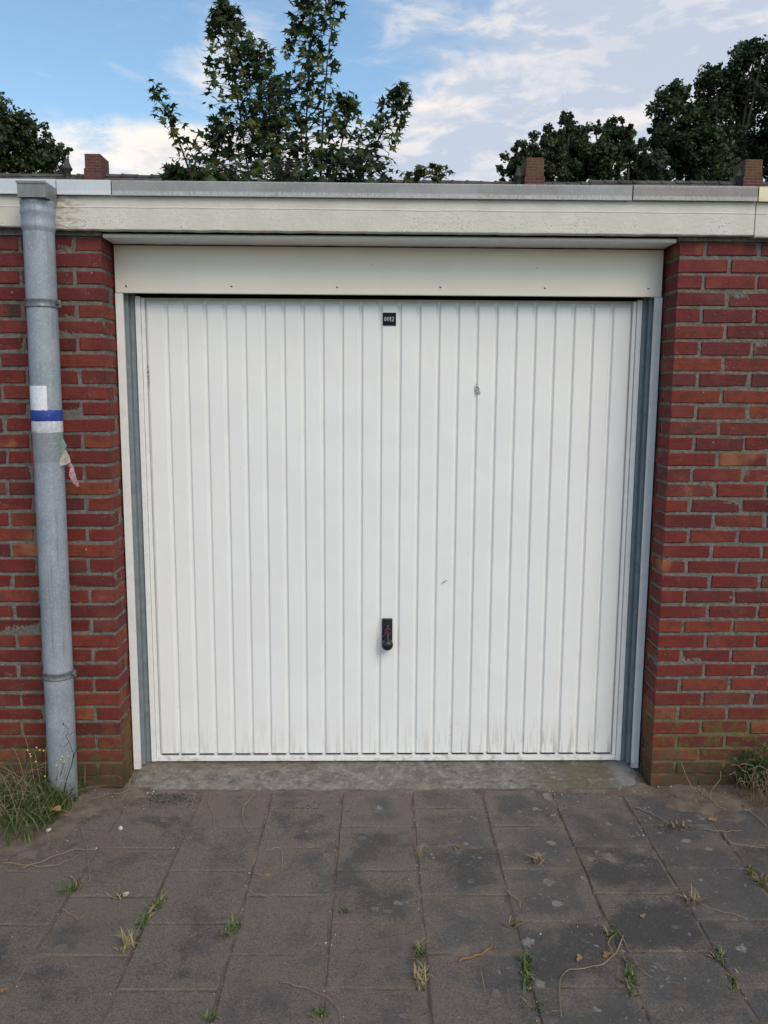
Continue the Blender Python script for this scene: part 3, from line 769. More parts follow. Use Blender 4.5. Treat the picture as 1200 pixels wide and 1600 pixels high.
# ------------------------------------------------------------------ downpipe
pc = Vector((-1.376, -.098, 0)); PR = .0575
dp = empty('downpipe', (pc.x, pc.y, 0)); tag(dp, 'round grey galvanised rainwater downpipe with blue tape on the left brick wall', 'downpipe')
LEAN = .0075
def pax(z): return Vector((pc.x+LEAN*z, pc.y, z))
def lathe(prof, name, m, n_=40, parent=dp, a0=0.0, a1=2*math.pi, smooth=True):
    mb = MB(); vs = []; fs = []; full = abs(a1-a0-2*math.pi) < 1e-6
    nn = n_ if full else n_+1
    for (r_, z) in prof:
        c = pax(z)
        for k in range(nn):
            a = a0+(a1-a0)*k/n_; vs.append((c.x+r_*math.cos(a), c.y+r_*math.sin(a), z))
    for i in range(len(prof)-1):
        for k in range(n_): fs.append((i*nn+k, i*nn+(k+1) % nn, (i+1)*nn+(k+1) % nn, (i+1)*nn+k))
    mb.add(vs, fs, 0, smooth); o = mb.build(name, m); wchild(o, parent); return o
lathe([(PR, -.03)]+[(PR, z*.1) for z in range(0, 24)]+[(PR, 2.34)], 'pipe', PIPE)
lathe([(PR+.0003, 2.318), (PR+.004, 2.330), (PR+.0055, 2.337), (PR+.0045, 2.345), (PR+.0035, 2.352), (PR+.0035, 2.378), (PR+.0058, 2.384), (PR+.0058, 2.398), (PR+.004, 2.404), (PR+.004, 2.416), (PR+.0060, 2.422), (PR+.0058, 2.432), (PR-.004, 2.433), (PR-.006, 2.40)], 'socket', PIPE)
for zb in (2.052, .561):
    br = lathe([(PR+.0005, zb-.016), (PR+.004, zb-.015), (PR+.005, zb-.012), (PR+.003, zb-.009), (PR+.003, zb+.009), (PR+.005, zb+.012), (PR+.004, zb+.015), (PR+.0005, zb+.016)], 'bracket', BAND)
    c = pax(zb); mb = MB(); mb.box(c.x+PR, c.x+PR+.016, c.y-.006, c.y+.004, zb-.014, zb+.014, bev=.002); wchild(mb.build('clamp_lug', BAND), br)
    mb = MB(); mb.tube([(c.x+PR+.008, c.y-.016, zb), (c.x+PR+.008, c.y+.012, zb)], .0055, 6); wchild(mb.build('bolt', RUST if zb > 1 else BAND), br)
    mb = MB(); mb.tube([(c.x, c.y+PR, zb), (c.x, .01, zb)], .006, 8); wchild(mb.build('wall_pin', BAND), br)
def band(z0, z1, d, name, m, a0=0.0, a1=2*math.pi, jag=.002):
    mb = MB(); n_ = 40; vs = []; fs = []; rr = random.Random(int(z0*1000))
    nn = n_+1
    for t in (0, .12, .5, .88, 1):
        for k in range(nn):
            z = z0+(z1-z0)*t + (rr.uniform(-jag, jag) if t in (0, 1) else 0); c = pax(z)
            r_ = PR+(d if t not in (0, 1) else 0.0002) + rr.uniform(0, .0003); a = a0+(a1-a0)*k/n_
            vs.append((c.x+r_*math.cos(a), c.y+r_*math.sin(a), z))
    for i in range(4):
        for k in range(n_): fs.append((i*nn+k, i*nn+k+1, (i+1)*nn+k+1, (i+1)*nn+k))
    mb.add(vs, fs, 0, True); return wchild(mb.build(name, m), dp)
st_ = band(1.640, 1.737, .0009, 'sticker', STW, R(185), R(294), .0006); st_['label'] = 'square white sticker above the blue tape'
t_ = band(1.598, 1.644, .0016, 'tape_band', STB); t_['label'] = 'blue tape band'
t_ = band(1.555, 1.602, .0011, 'tape_band', STC); t_['label'] = 'cloudy white tape band under the blue one'
t_ = band(1.515, 1.557, .0005, 'tape_residue', STF)
t_ = band(1.44, 1.512, .0004, 'tape_residue', STF, R(190), R(345), .003)
mb = MB()
for k in range(6):
    z = 1.527-k*.018; c = pax(z); a = R(178); mb.add([(c.x-PR-.0005, c.y-.018, z), (c.x-PR-.006, c.y-.012, z-.001), (c.x-PR-.006, c.y-.012, z-.017), (c.x-PR-.0005, c.y-.018, z-.018)], [(0, 1, 2, 3)])
wchild(mb.build('red_sticker_edge', RED), dp)
# hopper box at the roof edge
hx0, hx1, hy0, hy1, hz0, hz1 = -1.402, -1.298, -.172, -.0585, 2.4335, 2.490
mb = MB(); t = .002
mb.box(hx0, hx1, hy0, hy0+t, hz0, hz1); mb.box(hx0, hx0+t, hy0+t, hy1, hz0, hz1); mb.box(hx1-t, hx1, hy0+t, hy1, hz0, hz1)
mb.box(hx0+t, hx1-t, hy0+t, hy1, hz0, hz0+t); mb.box(hx0+t, hx1-t, hy0+t, hy1, hz1-.006, hz1-.004)
mb.box(hx0-.003, hx1+.003, hy0-.003, hy0-.0002, hz1-.008, hz1+.001)
wchild(mb.build('rainwater_hopper', HOPPER), dp)
# torn paper scrap stuck beside the pipe
def scrap(pts, name, m, parent):
    mb = MB(); k = len(pts); f = [Vector(p) for p in pts]; b = [p+Vector((0, .0012, 0)) for p in f]
    mb.add(f+b, [tuple(range(k)), tuple(range(2*k-1, k-1, -1))]+[(i, (i+1) % k, k+(i+1) % k, k+i) for i in range(k)]); return wchild(mb.build(name, m), parent)
px = -1.311
ts = empty('torn_paper_scrap', (px, -.11, 1.46)); tag(ts, 'torn cream, green and pink paper scrap hanging off the grey downpipe', 'paper scrap')
scrap([(px, -.112, 1.548), (px+0.0096, -.116, 1.535), (px+0.0288, -.122, 1.502), (px+0.0144, -.118, 1.487), (px+0.0012, -.113, 1.455), (px-.002, -.110, 1.47)], 'green_corner', PAPERG, ts)
scrap([(px+0.0204, -.119, 1.492), (px+0.0384, -.128, 1.462), (px+0.0432, -.130, 1.438), (px+0.0240, -.126, 1.430), (px-.004, -.124, 1.422), (px-.006, -.120, 1.440), (px+0.0024, -.118, 1.462)], 'cream_fold', PAPER, ts)
scrap([(px+0.0348, -.126, 1.445), (px+0.0504, -.121, 1.420), (px+0.0576, -.117, 1.375), (px+0.0660, -.112, 1.345), (px+0.0600, -.112, 1.338), (px+0.0432, -.117, 1.356), (px+0.0312, -.122, 1.385), (px+0.0372, -.124, 1.415)], 'pink_strip', PAPERR, ts)

# ------------------------------------------------------------------ weeds, stems and litter
def tuft(px, py, name, label, cat, n_=26, h=.045, spread=.035, mats=(0,), elong=None, group=None, wd=.0058, flat=.9, pos=None, ht=None):
    p = pos if pos is not None else ground(px, py)
    rd = random.Random(int(px*7+py*13))
    mb = MB()
    n_ = int(n_*1.5)
    for i in range(n_):
        if elong: t = rd.choice((rd.uniform(-1, 1), rd.gauss(0, .45))); ox, oy = elong[0]*t+rd.gauss(0, .009), elong[1]*t+rd.gauss(0, .008)
        else: ox, oy = rd.gauss(0, spread*.6), rd.gauss(0, spread*.4)
        a = rd.uniform(0, 2*math.pi); hh = h*rd.uniform(.3, 1.15)
        mb.blade((ox, oy, -.006), (math.cos(a), math.sin(a)), hh, wd*rd.uniform(.6, 1.3), rd.uniform(.7, 2.0)*flat, (2 if rd.random() < .16 else rd.choice(mats)), 4)
    if elong: mb.tube([(-elong[0], -elong[1], -.004), (0, 0, -.003), (elong[0], elong[1], -.004)], .0035, 5, 1)
    o = mb.build(name, [GRASS, GRASSD, STRAW], None, p)
    return tag(o, label, cat, group)
WG = 'weeds in the paving joints'
W_ = [
 (115, 1388, 30, .045, .03, (0, 1), (.012, .03), 'green grass tuft in the joint nearest the left grass clump'),
 (234, 1428, 60, .04, .03, (0, 0, 1), (.022, .075), 'long strip of green grass in the second joint from the left'),
 (200, 1478, 26, .07, .03, (2, 2, 0), (.01, .02), 'straw-coloured tuft at the near end of the left green grass strip'),
 (362, 1452, 36, .04, .03, (0, 1), (.012, .035), 'green weed tuft in the joint below the left part of the door'),
 (180, 1404, 14, .035, .02, (1, 2), None, 'small dull weed beside the white pebble'),
 (540, 1424, 16, .022, .02, (1,), None, 'tiny dark weed in the paving joint below the door handle'),
 (656, 1487, 34, .04, .03, (0, 1), (.006, .03), 'green weed tuft just above a dry straw patch'),
 (658, 1530, 46, .045, .03, (2, 2, 2, 1), (.004, .04), 'dry straw-coloured patch in the joint right of the centre'),
 (712, 1325, 9, .02, .015, (0,), None, 'tiny bright green sprout in the cross joint right of the centre'),
 (652, 1335, 10, .05, .02, (2,), None, 'sparse pale dry tuft in the joint below the middle of the door'),
 (840, 1348, 20, .06, .02, (2, 2, 2, 2, 0), None, 'spiky pale dry tuft sticking up in a cross joint'),
 (806, 1444, 22, .03, .02, (0, 1), None, 'small green weed at a tile corner right of the centre'),
 (822, 1520, 70, .038, .03, (0, 0, 1), (.014, .075), 'long bright green weed strip in a joint at the bottom right'),
 (838, 1575, 16, .03, .03, (1, 0), None, 'few broad green blades at the near end of the green weed strip'),
 (955, 1458, 28, .035, .03, (0, 1), (.01, .02), 'green weed with a tangle of dry stems over it'),
 (985, 1530, 50, .035, .02, (0, 1), (.018, .08), 'narrow green weed row in the joint below the dry stem tangle'),
 (1052, 1291, 34, .024, .035, (1, 1, 2), None, 'low mossy weed in front of the right brick wall'),
 (1125, 1497, 30, .035, .03, (0, 1), (.01, .02), 'green weed in the joint nearest the right edge'),
 (1147, 1535, 22, .025, .03, (1, 0), (.02, .04), 'faint green weed row nearest the bottom right corner'),
 (1172, 1362, 26, .03, .03, (0, 1), (.01, .02), 'green weed patch on the right edge below the dry stems'),
 (1190, 1380, 26, .05, .03, (2, 0), (.01, .02), 'straw and green tuft at the right edge of the paving'),
 (1085, 1410, 18, .055, .025, (2,), None, 'dry spiky tuft in the joint right of the threshold end'),
 (325, 1592, 20, .032, .02, (0, 1), None, 'small green weed at the bottom edge, left'),
 (499, 1584, 18, .036, .02, (1, 0), None, 'small green weed at the bottom edge, near the middle'),
 (130, 1240, 12, .03, .03, (1,), None, 'small leafy sprout at the foot of the downpipe'),
]
for (px_, py_, n_, h, sp, ms, el, lab) in W_: tuft(px_, py_, 'weed_tuft', lab, 'weed', n_, h, sp, ms, el, WG)

def arc(p0, p1, lift, wob, seed, n_=9):
    rd = random.Random(seed); p0, p1 = Vector(p0), Vector(p1); o = Vector((rd.uniform(-1, 1), rd.uniform(-1, 1), 0))*wob
    return [p0.lerp(p1, i/(n_-1))+o*math.sin(math.pi*i/(n_-1))+Vector((rd.uniform(-1, 1), rd.uniform(-1, 1), 0))*wob*.12+Vector((0, 0, lift*math.sin(math.pi*i/(n_-1))+.002)) for i in range(n_)]
# the big clump by the pipe
gc = ground(48, 1275); gc.z = .01
cl = empty('grass_clump', gc); tag(cl, 'large clump of green and dry grass at the foot of the downpipe', 'grass clump')
rd = random.Random(5)
mb = MB()
for i in range(1300):
    x = rd.gauss(-1.50, .12); y = -abs(rd.gauss(.12, .12))-.03
    if x > -1.30+.2*(y+.1): continue
    a = rd.uniform(0, 2*math.pi); mb.blade((x, y, .005), (math.cos(a), math.sin(a)-.4), rd.uniform(.03, .12), rd.uniform(.004, .009), rd.uniform(.3, 1.5), rd.choice((0, 1, 1)), 4)
for i in range(330):
    x = rd.gauss(-1.40, .045); y = rd.uniform(-.22, -.10)
    if x > -1.31: continue
    a = rd.uniform(0, 2*math.pi); mb.blade((x, y, .005), (math.cos(a), math.sin(a)-.4), rd.uniform(.05, .15), rd.uniform(.003, .0055), rd.uniform(.2, 1.1), rd.choice((0, 1)), 4)
o = mb.build('green_blades', [GRASS, GRASSD]); wchild(o, cl); o['kind'] = 'stuff'
mb = MB()
for i in range(95):
    x = rd.gauss(-1.54, .10); y = -abs(rd.gauss(.18, .15))-.03
    a = rd.uniform(math.pi*.9, math.pi*2.1); L_ = rd.uniform(.12, .30); lean = rd.uniform(.2, 1.35)
    pts = []
    for k in range(8):
        t_ = k/7; an = lean*t_
        pts.append((x+math.cos(a)*L_*math.sin(an)*t_, y+math.sin(a)*L_*math.sin(an)*t_*.8, max(.006+.002*k, L_*t_*math.cos(an*.95)+.005)))
    mb.tube(pts, [.0010*(1-.5*k/7) for k in range(8)], 4)
o = mb.build('dry_stems', STRAW); wchild(o, cl); o['kind'] = 'stuff'
for i, (x0_, x1_, y1_, h_) in enumerate(((-1.47, -1.545, -.05, .30), (-1.44, -1.43, -.06, .27), (-1.42, -1.405, -.07, .26), (-1.50, -1.60, -.09, .24), (-1.45, -1.50, -.16, .22), (-1.42, -1.33, -.16, .25))):
    mb = MB(); p0 = Vector((x0_, -.14, .01)); pts = [p0+Vector(((x1_-x0_)*t_, .05*t_, h_*math.sin(t_*1.9)*.95)) for t_ in [k/9 for k in range(10)]]
    mb.tube(pts, [.0014*(1-.55*k/9) for k in range(10)], 5)
    wchild(mb.build('tall_stem', STRAW), cl)
mb = MB()
for (px_, py_) in ((47, 1178), (57, 1168), (43, 1172), (62, 1172), (68, 1173), (48, 1182), (97, 1182), (107, 1182), (100, 1190), (88, 1196), (95, 1187), (56, 1190), (70, 1213)):
    c = at(px_, py_, -.18); bm = bmesh.new(); bmesh.ops.create_icosphere(bm, subdivisions=1, radius=.0038)
    for v in bm.verts: v.co += c
    mb.bm(bm, 0, True)
    mb.tube([c, c+Vector((.004, .006, -.03)), (c.x*.6-1.43*.4, -.14, c.z*.4)], .0006, 4, 1)
wchild(mb.build('yellow_flowers', [PETAL, GRASSD]), cl)
# dark branching stem in front of the pipe
mb = MB()
A = at(103, 1238, -.19)
def pw(*q): return [at(a, b, y) for a, b, y in q]
for pts, r_ in ((pw((100, 1238, -.19), (105, 1215, -.19), (112, 1195, -.185), (117, 1175, -.18), (125, 1160, -.175), (127, 1140, -.17), (150, 1152, -.17)), .0021),
                (pw((112, 1195, -.185), (115, 1178, -.19), (108, 1160, -.19), (103, 1150, -.19), (108, 1140, -.19), (99, 1132, -.19)), .0014),
                (pw((108, 1158, -.19), (100, 1168, -.2), (92, 1164, -.2)), .0009), (pw((125, 1160, -.175), (120, 1172, -.17), (122, 1155, -.16)), .0008),
                (pw((107, 1148, -.19), (118, 1143, -.18), (126, 1145, -.17)), .0009), (pw((105, 1215, -.19), (98, 1222, -.2), (110, 1226, -.19)), .0008)):
    mb.tube(pts, [r_*(1-.4*i/len(pts)) for i in range(len(pts))], 5)
for (a, b) in ((99, 1131), (151, 1153), (147, 1151), (161, 1176)):
    c = at(a, b, -.18); bm = bmesh.new(); bmesh.ops.create_icosphere(bm, subdivisions=1, radius=.004)
    for v in bm.verts: v.co = Vector((v.co.x*.7, v.co.y*.7, v.co.z*1.5))+c
    mb.bm(bm, 0, True)
tag(mb.build('dark_weed_stem', STEM), 'thin dark branching weed stem standing in front of the downpipe base', 'weed stem')
# grass between pipe and door jamb
tuft(170, 1222, 'weed_tuft', 'grass tuft against the brick between the downpipe and the door', 'weed', 44, .10, .06, (0, 1, 2, 2), None, WG, .004, .7, pos=ground(176, 1226)+Vector((0, 0, .012)))
# leafy plants hugging the walls
def leafy(name, label, c, n_, sx, sy, h, m, seed, ls=.02):
    rd = random.Random(seed); mb = MB()
    for i in range(n_):
        p = Vector((rd.gauss(0, sx), rd.gauss(0, sy), abs(rd.gauss(h*.4, h*.35)))); a = rd.uniform(0, 6.28); tl = rd.uniform(-.6, .9); s_ = ls*rd.uniform(.6, 1.3)
        d = Vector((math.cos(a)*math.cos(tl), math.sin(a)*math.cos(tl), math.sin(tl))); sdv = Vector((-math.sin(a), math.cos(a), 0))
        mb.add([p, p+d*s_*.5+sdv*s_*.35+Vector((0, 0, .002)), p+d*s_, p+d*s_*.5-sdv*s_*.35+Vector((0, 0, .002)), p+d*s_*.5-Vector((0, 0, .002))], [(0, 1, 4), (1, 2, 4), (2, 3, 4), (3, 0, 4)], 0, False)
        mb.tube([p, (p.x*.4, p.y*.4, -.01)], .0008, 3, 1)
    o = mb.build(name, [m, GRASSD], None, c); return o
c = at(1186, 1215, -.06); c.z = .03
rc = empty('wall_plant', c); tag(rc, 'leafy green plant with tangled dry stems against the right brick wall', 'plant')
o = leafy('foliage', '', Vector((0, 0, 0)), 300, .045, .03, .17, GRASSD, 31, .022); o.parent = rc; o['kind'] = 'stuff'
mb = MB(); rd = random.Random(8)
for i in range(85):
    x = rd.uniform(-.10, .09); y = rd.uniform(-.14, -.02); pts = []; a = rd.uniform(-1.0, 1.0); L_ = rd.uniform(.08, .2); ph = rd.uniform(0, 6)
    for k in range(8):
        t_ = k/7; pts.append((x+a*L_*t_*.7+.012*math.sin(ph+4*t_), y-.03*t_, max(-.02, -.02+L_*math.sin(t_*rd.uniform(1.6, 2.2))*.9)))
    mb.tube(pts, .0013, 4)
o = mb.build('dry_stems', STRAW, rc); o['kind'] = 'stuff'
mb = MB()
for pts in (pw((1064, 1190, -.05), (1072, 1212, -.06), (1080, 1228, -.07), (1094, 1243, -.08)), pw((1126, 1205, -.05), (1126, 1217, -.06), (1111, 1236, -.10), (1110, 1250, -.16)), pw((1097, 1232, -.09), (1112, 1248, -.13), (1122, 1260, -.18), (1138, 1266, -.2)), pw((1094, 1243, -.08), (1098, 1228, -.08), (1103, 1238, -.1))):
    mb.tube(pts, [.0016, .0014, .0012, .0010], 5)
mb.bm((lambda b: (bmesh.ops.create_icosphere(b, subdivisions=2, radius=.009), [setattr(v, 'co', Vector((v.co.x*1.5, v.co.y, v.co.z*.7))+ground(1090, 1236)) for v in b.verts], b)[2])(bmesh.new()), 1, False)
tag(mb.build('dry_sprig', [STRAW, GRASSD]), 'sparse dry sprig at the base of the right brick wall', 'sprig')

# dry stems lying on the tiles
STEMS = [
 ([(330, 1240), (326, 1255), (333, 1272), (335, 1290)], .0016, 'short curved dry stem on the tile left of centre, near the threshold'),
 ([(402, 1240), (385, 1255), (379, 1268), (381, 1284), (389, 1300)], .002, 'pale bent dry stem just right of the shorter one near the threshold'),
 ([(35, 1357), (70, 1345), (110, 1330), (148, 1327)], .002, 'long straw stalk lying from the grass clump over the left tiles'),
 ([(0, 1349), (40, 1352), (70, 1355), (100, 1348), (122, 1337)], .0014, 'thin straw stalk under the long one at the left edge'),
 ([(95, 1420), (112, 1430), (125, 1437), (136, 1424)], .0012, 'thin hooked dry stem below the first weed tuft on the left'),
 ([(416, 1330), (425, 1327), (440, 1328), (441, 1358)], .0013, 'angled dry stem in the second tile joint below the door'),
 ([(385, 1390), (400, 1398), (424, 1403)], .0014, 'short dry stem above the green weed left of centre'),
 ([(395, 1365), (412, 1368), (425, 1355)], .0011, 'very thin dry stem beside the orange leaf bit'),
 ([(437, 1535), (470, 1543), (505, 1556), (527, 1575), (533, 1595)], .0016, 'long curved straw stem at the bottom, left of centre'),
 ([(717, 1502), (738, 1496), (756, 1490), (771, 1477)], .0035, 'reddish brown twig lying at the bottom centre'),
 ([(788, 1389), (800, 1400), (811, 1408), (813, 1418)], .0017, 'small hooked pale stem right of the centre joint'),
 ([(975, 1460), (962, 1490), (935, 1510), (890, 1517), (875, 1535), (877, 1590)], .0018, 'long looping dry stem at the bottom right'),
 ([(965, 1453), (985, 1490), (1000, 1515), (1018, 1527)], .0016, 'thin dry stem running off the looping stem tangle'),
 ([(960, 1462), (950, 1475), (958, 1495), (930, 1512)], .0018, 'thick dry stem in the middle of the looping tangle'),
 ([(990, 1261), (1010, 1268), (1028, 1277), (1045, 1287)], .0018, 'pale dry stem ending at the low mossy weed'),
 ([(1098, 1296), (1120, 1299), (1140, 1300), (1158, 1298)], .0016, 'straight dry stem on the sandy tile by the right wall'),
 ([(1080, 1405), (1110, 1420), (1140, 1428), (1168, 1436)], .0014, 'thin dry stem crossing a tile at the right'),
 ([(1132, 1300), (1136, 1312), (1150, 1320), (1195, 1325)], .0018, 'sprawling dry stem near the right edge'),
 ([(1160, 1258), (1180, 1275), (1198, 1290)], .0022, 'thick pale stem at the right edge below the wall plant'),
 ([(750, 1512), (758, 1550)], .0011, 'short upright-looking straw piece near the bottom centre'),
 ([(125, 1290), (135, 1320), (138, 1345), (140, 1378)], .0014, 'dry stem trailing down from the grass clump'),
 ([(130, 1255), (160, 1244), (195, 1238), (228, 1222)], .0013, 'thin dry stem pointing from the downpipe to the threshold'),
]
for q, r_, lab in STEMS:
    pts = [ground(a, b, .006)for a, b in q]
    mb = MB(); fine = []
    for i in range(len(pts)-1):
        p0 = pts[max(i-1, 0)]; p1, p2 = pts[i], pts[i+1]; p3 = pts[min(i+2, len(pts)-1)]
        for k in range(4):
            t_ = k/4; v = .5*((2*p1)+(-p0+p2)*t_+(2*p0-5*p1+4*p2-p3)*t_*t_+(-p0+3*p1-3*p2+p3)*t_**3); v.z = .006+.006*math.sin(len(fine)*.9)**2; fine.append(v)
    fine.append(pts[-1]); o0 = pts[0].copy(); fine = [f-o0 for f in fine]
    mb.tube(fine, [r_*(1-.4*i/len(fine)) for i in range(len(fine))], 5)
    tag(mb.build('twig' if 'twig' in lab else 'straw', DRYLEAF if 'twig' in lab else STRAW, None, o0), lab, 'twig' if 'twig' in lab else 'straw', 'dry straws lying on the paving')
# fallen leaves and pebbles that can be picked out
def bit(px_, py_, s_, m, name, lab, cat, seed, flat=.25, lift=.003):
    rd = random.Random(seed); bm = bmesh.new(); bmesh.ops.create_icosphere(bm, subdivisions=2, radius=s_)
    for v in bm.verts:
        k = 1+.35*nz(v.co.x*80+seed, v.co.y*80, v.co.z*80, 1, 2); v.co = Vector((v.co.x*1.25*k, v.co.y*.9*k, v.co.z*flat*k))
    mb = MB(); mb.bm(bm, 0, False); p = ground(px_, py_); tag(mb.build(name, m, None, p+Vector((0, 0, lift+s_*flat*.4)), (0, 0, rd.uniform(0, 6))), lab, cat)
bit(197, 1399, .010, PEBBLE, 'pebble', 'small white pebble on the left tiles by a dull weed', 'pebble', 1, .7)
bit(188, 1296, .009, PEBBLE, 'pebble', 'small cream pebble on the tile near the left end of the threshold', 'pebble', 2, .8)
bit(76, 1298, .010, PEBBLE, 'pebble', 'pale stone chip at the edge of the left grass clump', 'pebble', 3, .4)
bit(418, 1368, .009, DRYLEAF, 'leaf_scrap', 'tan leaf scrap on the tile left of the centre', 'leaf scrap', 4, .2)
def dead_leaf(px_, py_, s_, lab, seed, m=DRYLEAF, z=.004):
    rd = random.Random(seed); mb = MB(); k = 10; vs = [(0, 0, .004)]
    for i in range(k):
        a = 6.283*i/k; r_ = s_*(1+.4*math.sin(3*a+seed))*rd.uniform(.75, 1.1); vs.append((r_*math.cos(a), r_*.7*math.sin(a), rd.uniform(0, .008)))
    mb.add(vs, [(0, 1+i, 1+(i+1) % k) for i in range(k)]); p = ground(px_, py_, z)
    tag(mb.build('fallen_leaf', m, None, p, (rd.uniform(-.2, .2), 0, rd.uniform(0, 6))), lab, 'leaf')
dead_leaf(88, 1265, .024, 'dry orange leaf caught in the grass clump by the pipe', 1, z=.05)
dead_leaf(101, 1275, .018, 'tan dry leaf below the orange one in the grass clump', 2, z=.03)
dead_leaf(948, 1492, .016, 'curled brown leaf inside the looping dry stems', 3)
dead_leaf(1115, 1281, .020, 'orange brown leaf litter near the right wall', 4)
dead_leaf(905, 1498, .012, 'small brown leaf left of the looping stems', 5)
dead_leaf(1005, 1433, .012, 'brown leaf bit in the joint right of the dry tangle', 6)
dead_leaf(6, 1548, .012, 'orange leaf bit at the bottom left edge', 7)
# moss cushions and grit
mb = MB(); rd = random.Random(21)
def lump(c, s_, fl, mi=0):
    bm = bmesh.new(); bmesh.ops.create_icosphere(bm, subdivisions=1, radius=s_)
    for v in bm.verts: v.co = Vector((v.co.x*rd.uniform(.8, 1.3), v.co.y*rd.uniform(.8, 1.2), v.co.z*fl))+c
    mb.bm(bm, mi, True)
for i in range(240):
    p = ground(rd.gauss(262, 34), rd.gauss(1247, 5)); p.z = -.001; lump(p, rd.uniform(.0012, .0042), .5)
for i in range(60):
    p = ground(rd.gauss(1052, 16), rd.gauss(1293, 3)); p.z = .001; lump(p, rd.uniform(.0015, .004), .6)
for i in range(60):
    p = ground(rd.gauss(440, 60), rd.gauss(1262, 3)); p.z = -.001; lump(p, rd.uniform(.002, .005), .5)
tag(mb.build('moss', MOSS), 'dark green moss cushions in the joints in front of the threshold', 'moss', kind='stuff')
mb = MB(); rd = random.Random(22)
for i in range(2600):
    k = rd.random()
    if k < .35: x = rd.choice((-1, 1))*rd.uniform(1.0, 1.65); y = -abs(rd.gauss(0, .07))-.005
    elif k < .5: x = rd.uniform(-1.2, 1.2); y = -.03-abs(rd.gauss(0, .02))
    elif k < .75:
        ci = rd.randint(-3, 7); y = rd.uniform(-1.5, -.05); x = TX0+TP*ci+TROT*y+rd.gauss(0, .008)
    else: x = rd.uniform(-1.8, 1.8); y = rd.uniform(-1.6, -.05)
    z = max(soil_h(x, y), 0 if abs(x) < 1.2 or y < -.2 else -.01); s_ = rd.uniform(.0007, .0028) if rd.random() < .93 else rd.uniform(.003, .005)
    q = [Vector((rd.uniform(.5, 1.2)*s_*math.cos(a), rd.uniform(.5, 1.2)*s_*math.sin(a), 0)) for a in (0, 1.6, 3.1, 4.7)]
    vs = [Vector((x, y, z-.001))+v for v in q]+[Vector((x, y, z+s_*rd.uniform(.5, 1)))]
    mb.add(vs, [(0, 1, 4), (1, 2, 4), (2, 3, 4), (3, 0, 4)], rd.choice((0, 0, 0, 1, 2)))
tag(mb.build('grit', [SAND, PEBBLE, BARK]), 'loose grit and crumbs scattered on the paving and along the walls', 'grit', kind='stuff')

mb = MB(); rd = random.Random(77)
for i in range(420):
    k = rd.random()
    if k < .5: y = rd.uniform(-1.45, -.06); x = TX0+TP*rd.randint(-3, 6)+TROT*y+rd.gauss(0, .018)
    elif k < .8: x = rd.choice((-1, 1))*rd.uniform(1.05, 1.6); y = -abs(rd.gauss(.12, .15))-.02
    else: x = rd.uniform(-1.6, 1.6); y = rd.uniform(-1.5, -.06)
    z = max(soil_h(x, y), 0)+.0015; a = rd.uniform(0, 6.28); L_ = rd.uniform(.005, .03); b = a+rd.uniform(-.7, .7)
    p1 = Vector((x, y, z)); p2 = p1+Vector((math.cos(a), math.sin(a), 0))*L_*.5; p3 = p2+Vector((math.cos(b), math.sin(b), 0))*L_*.5
    mb.tube([p1, p2+Vector((0, 0, .001)), p3], .0006, 3, rd.choice((0, 0, 1)), cap=False)
tag(mb.build('straw_litter', [STRAW, STEM]), 'tiny bits of straw and stem littered over the paving joints', 'litter', kind='stuff')

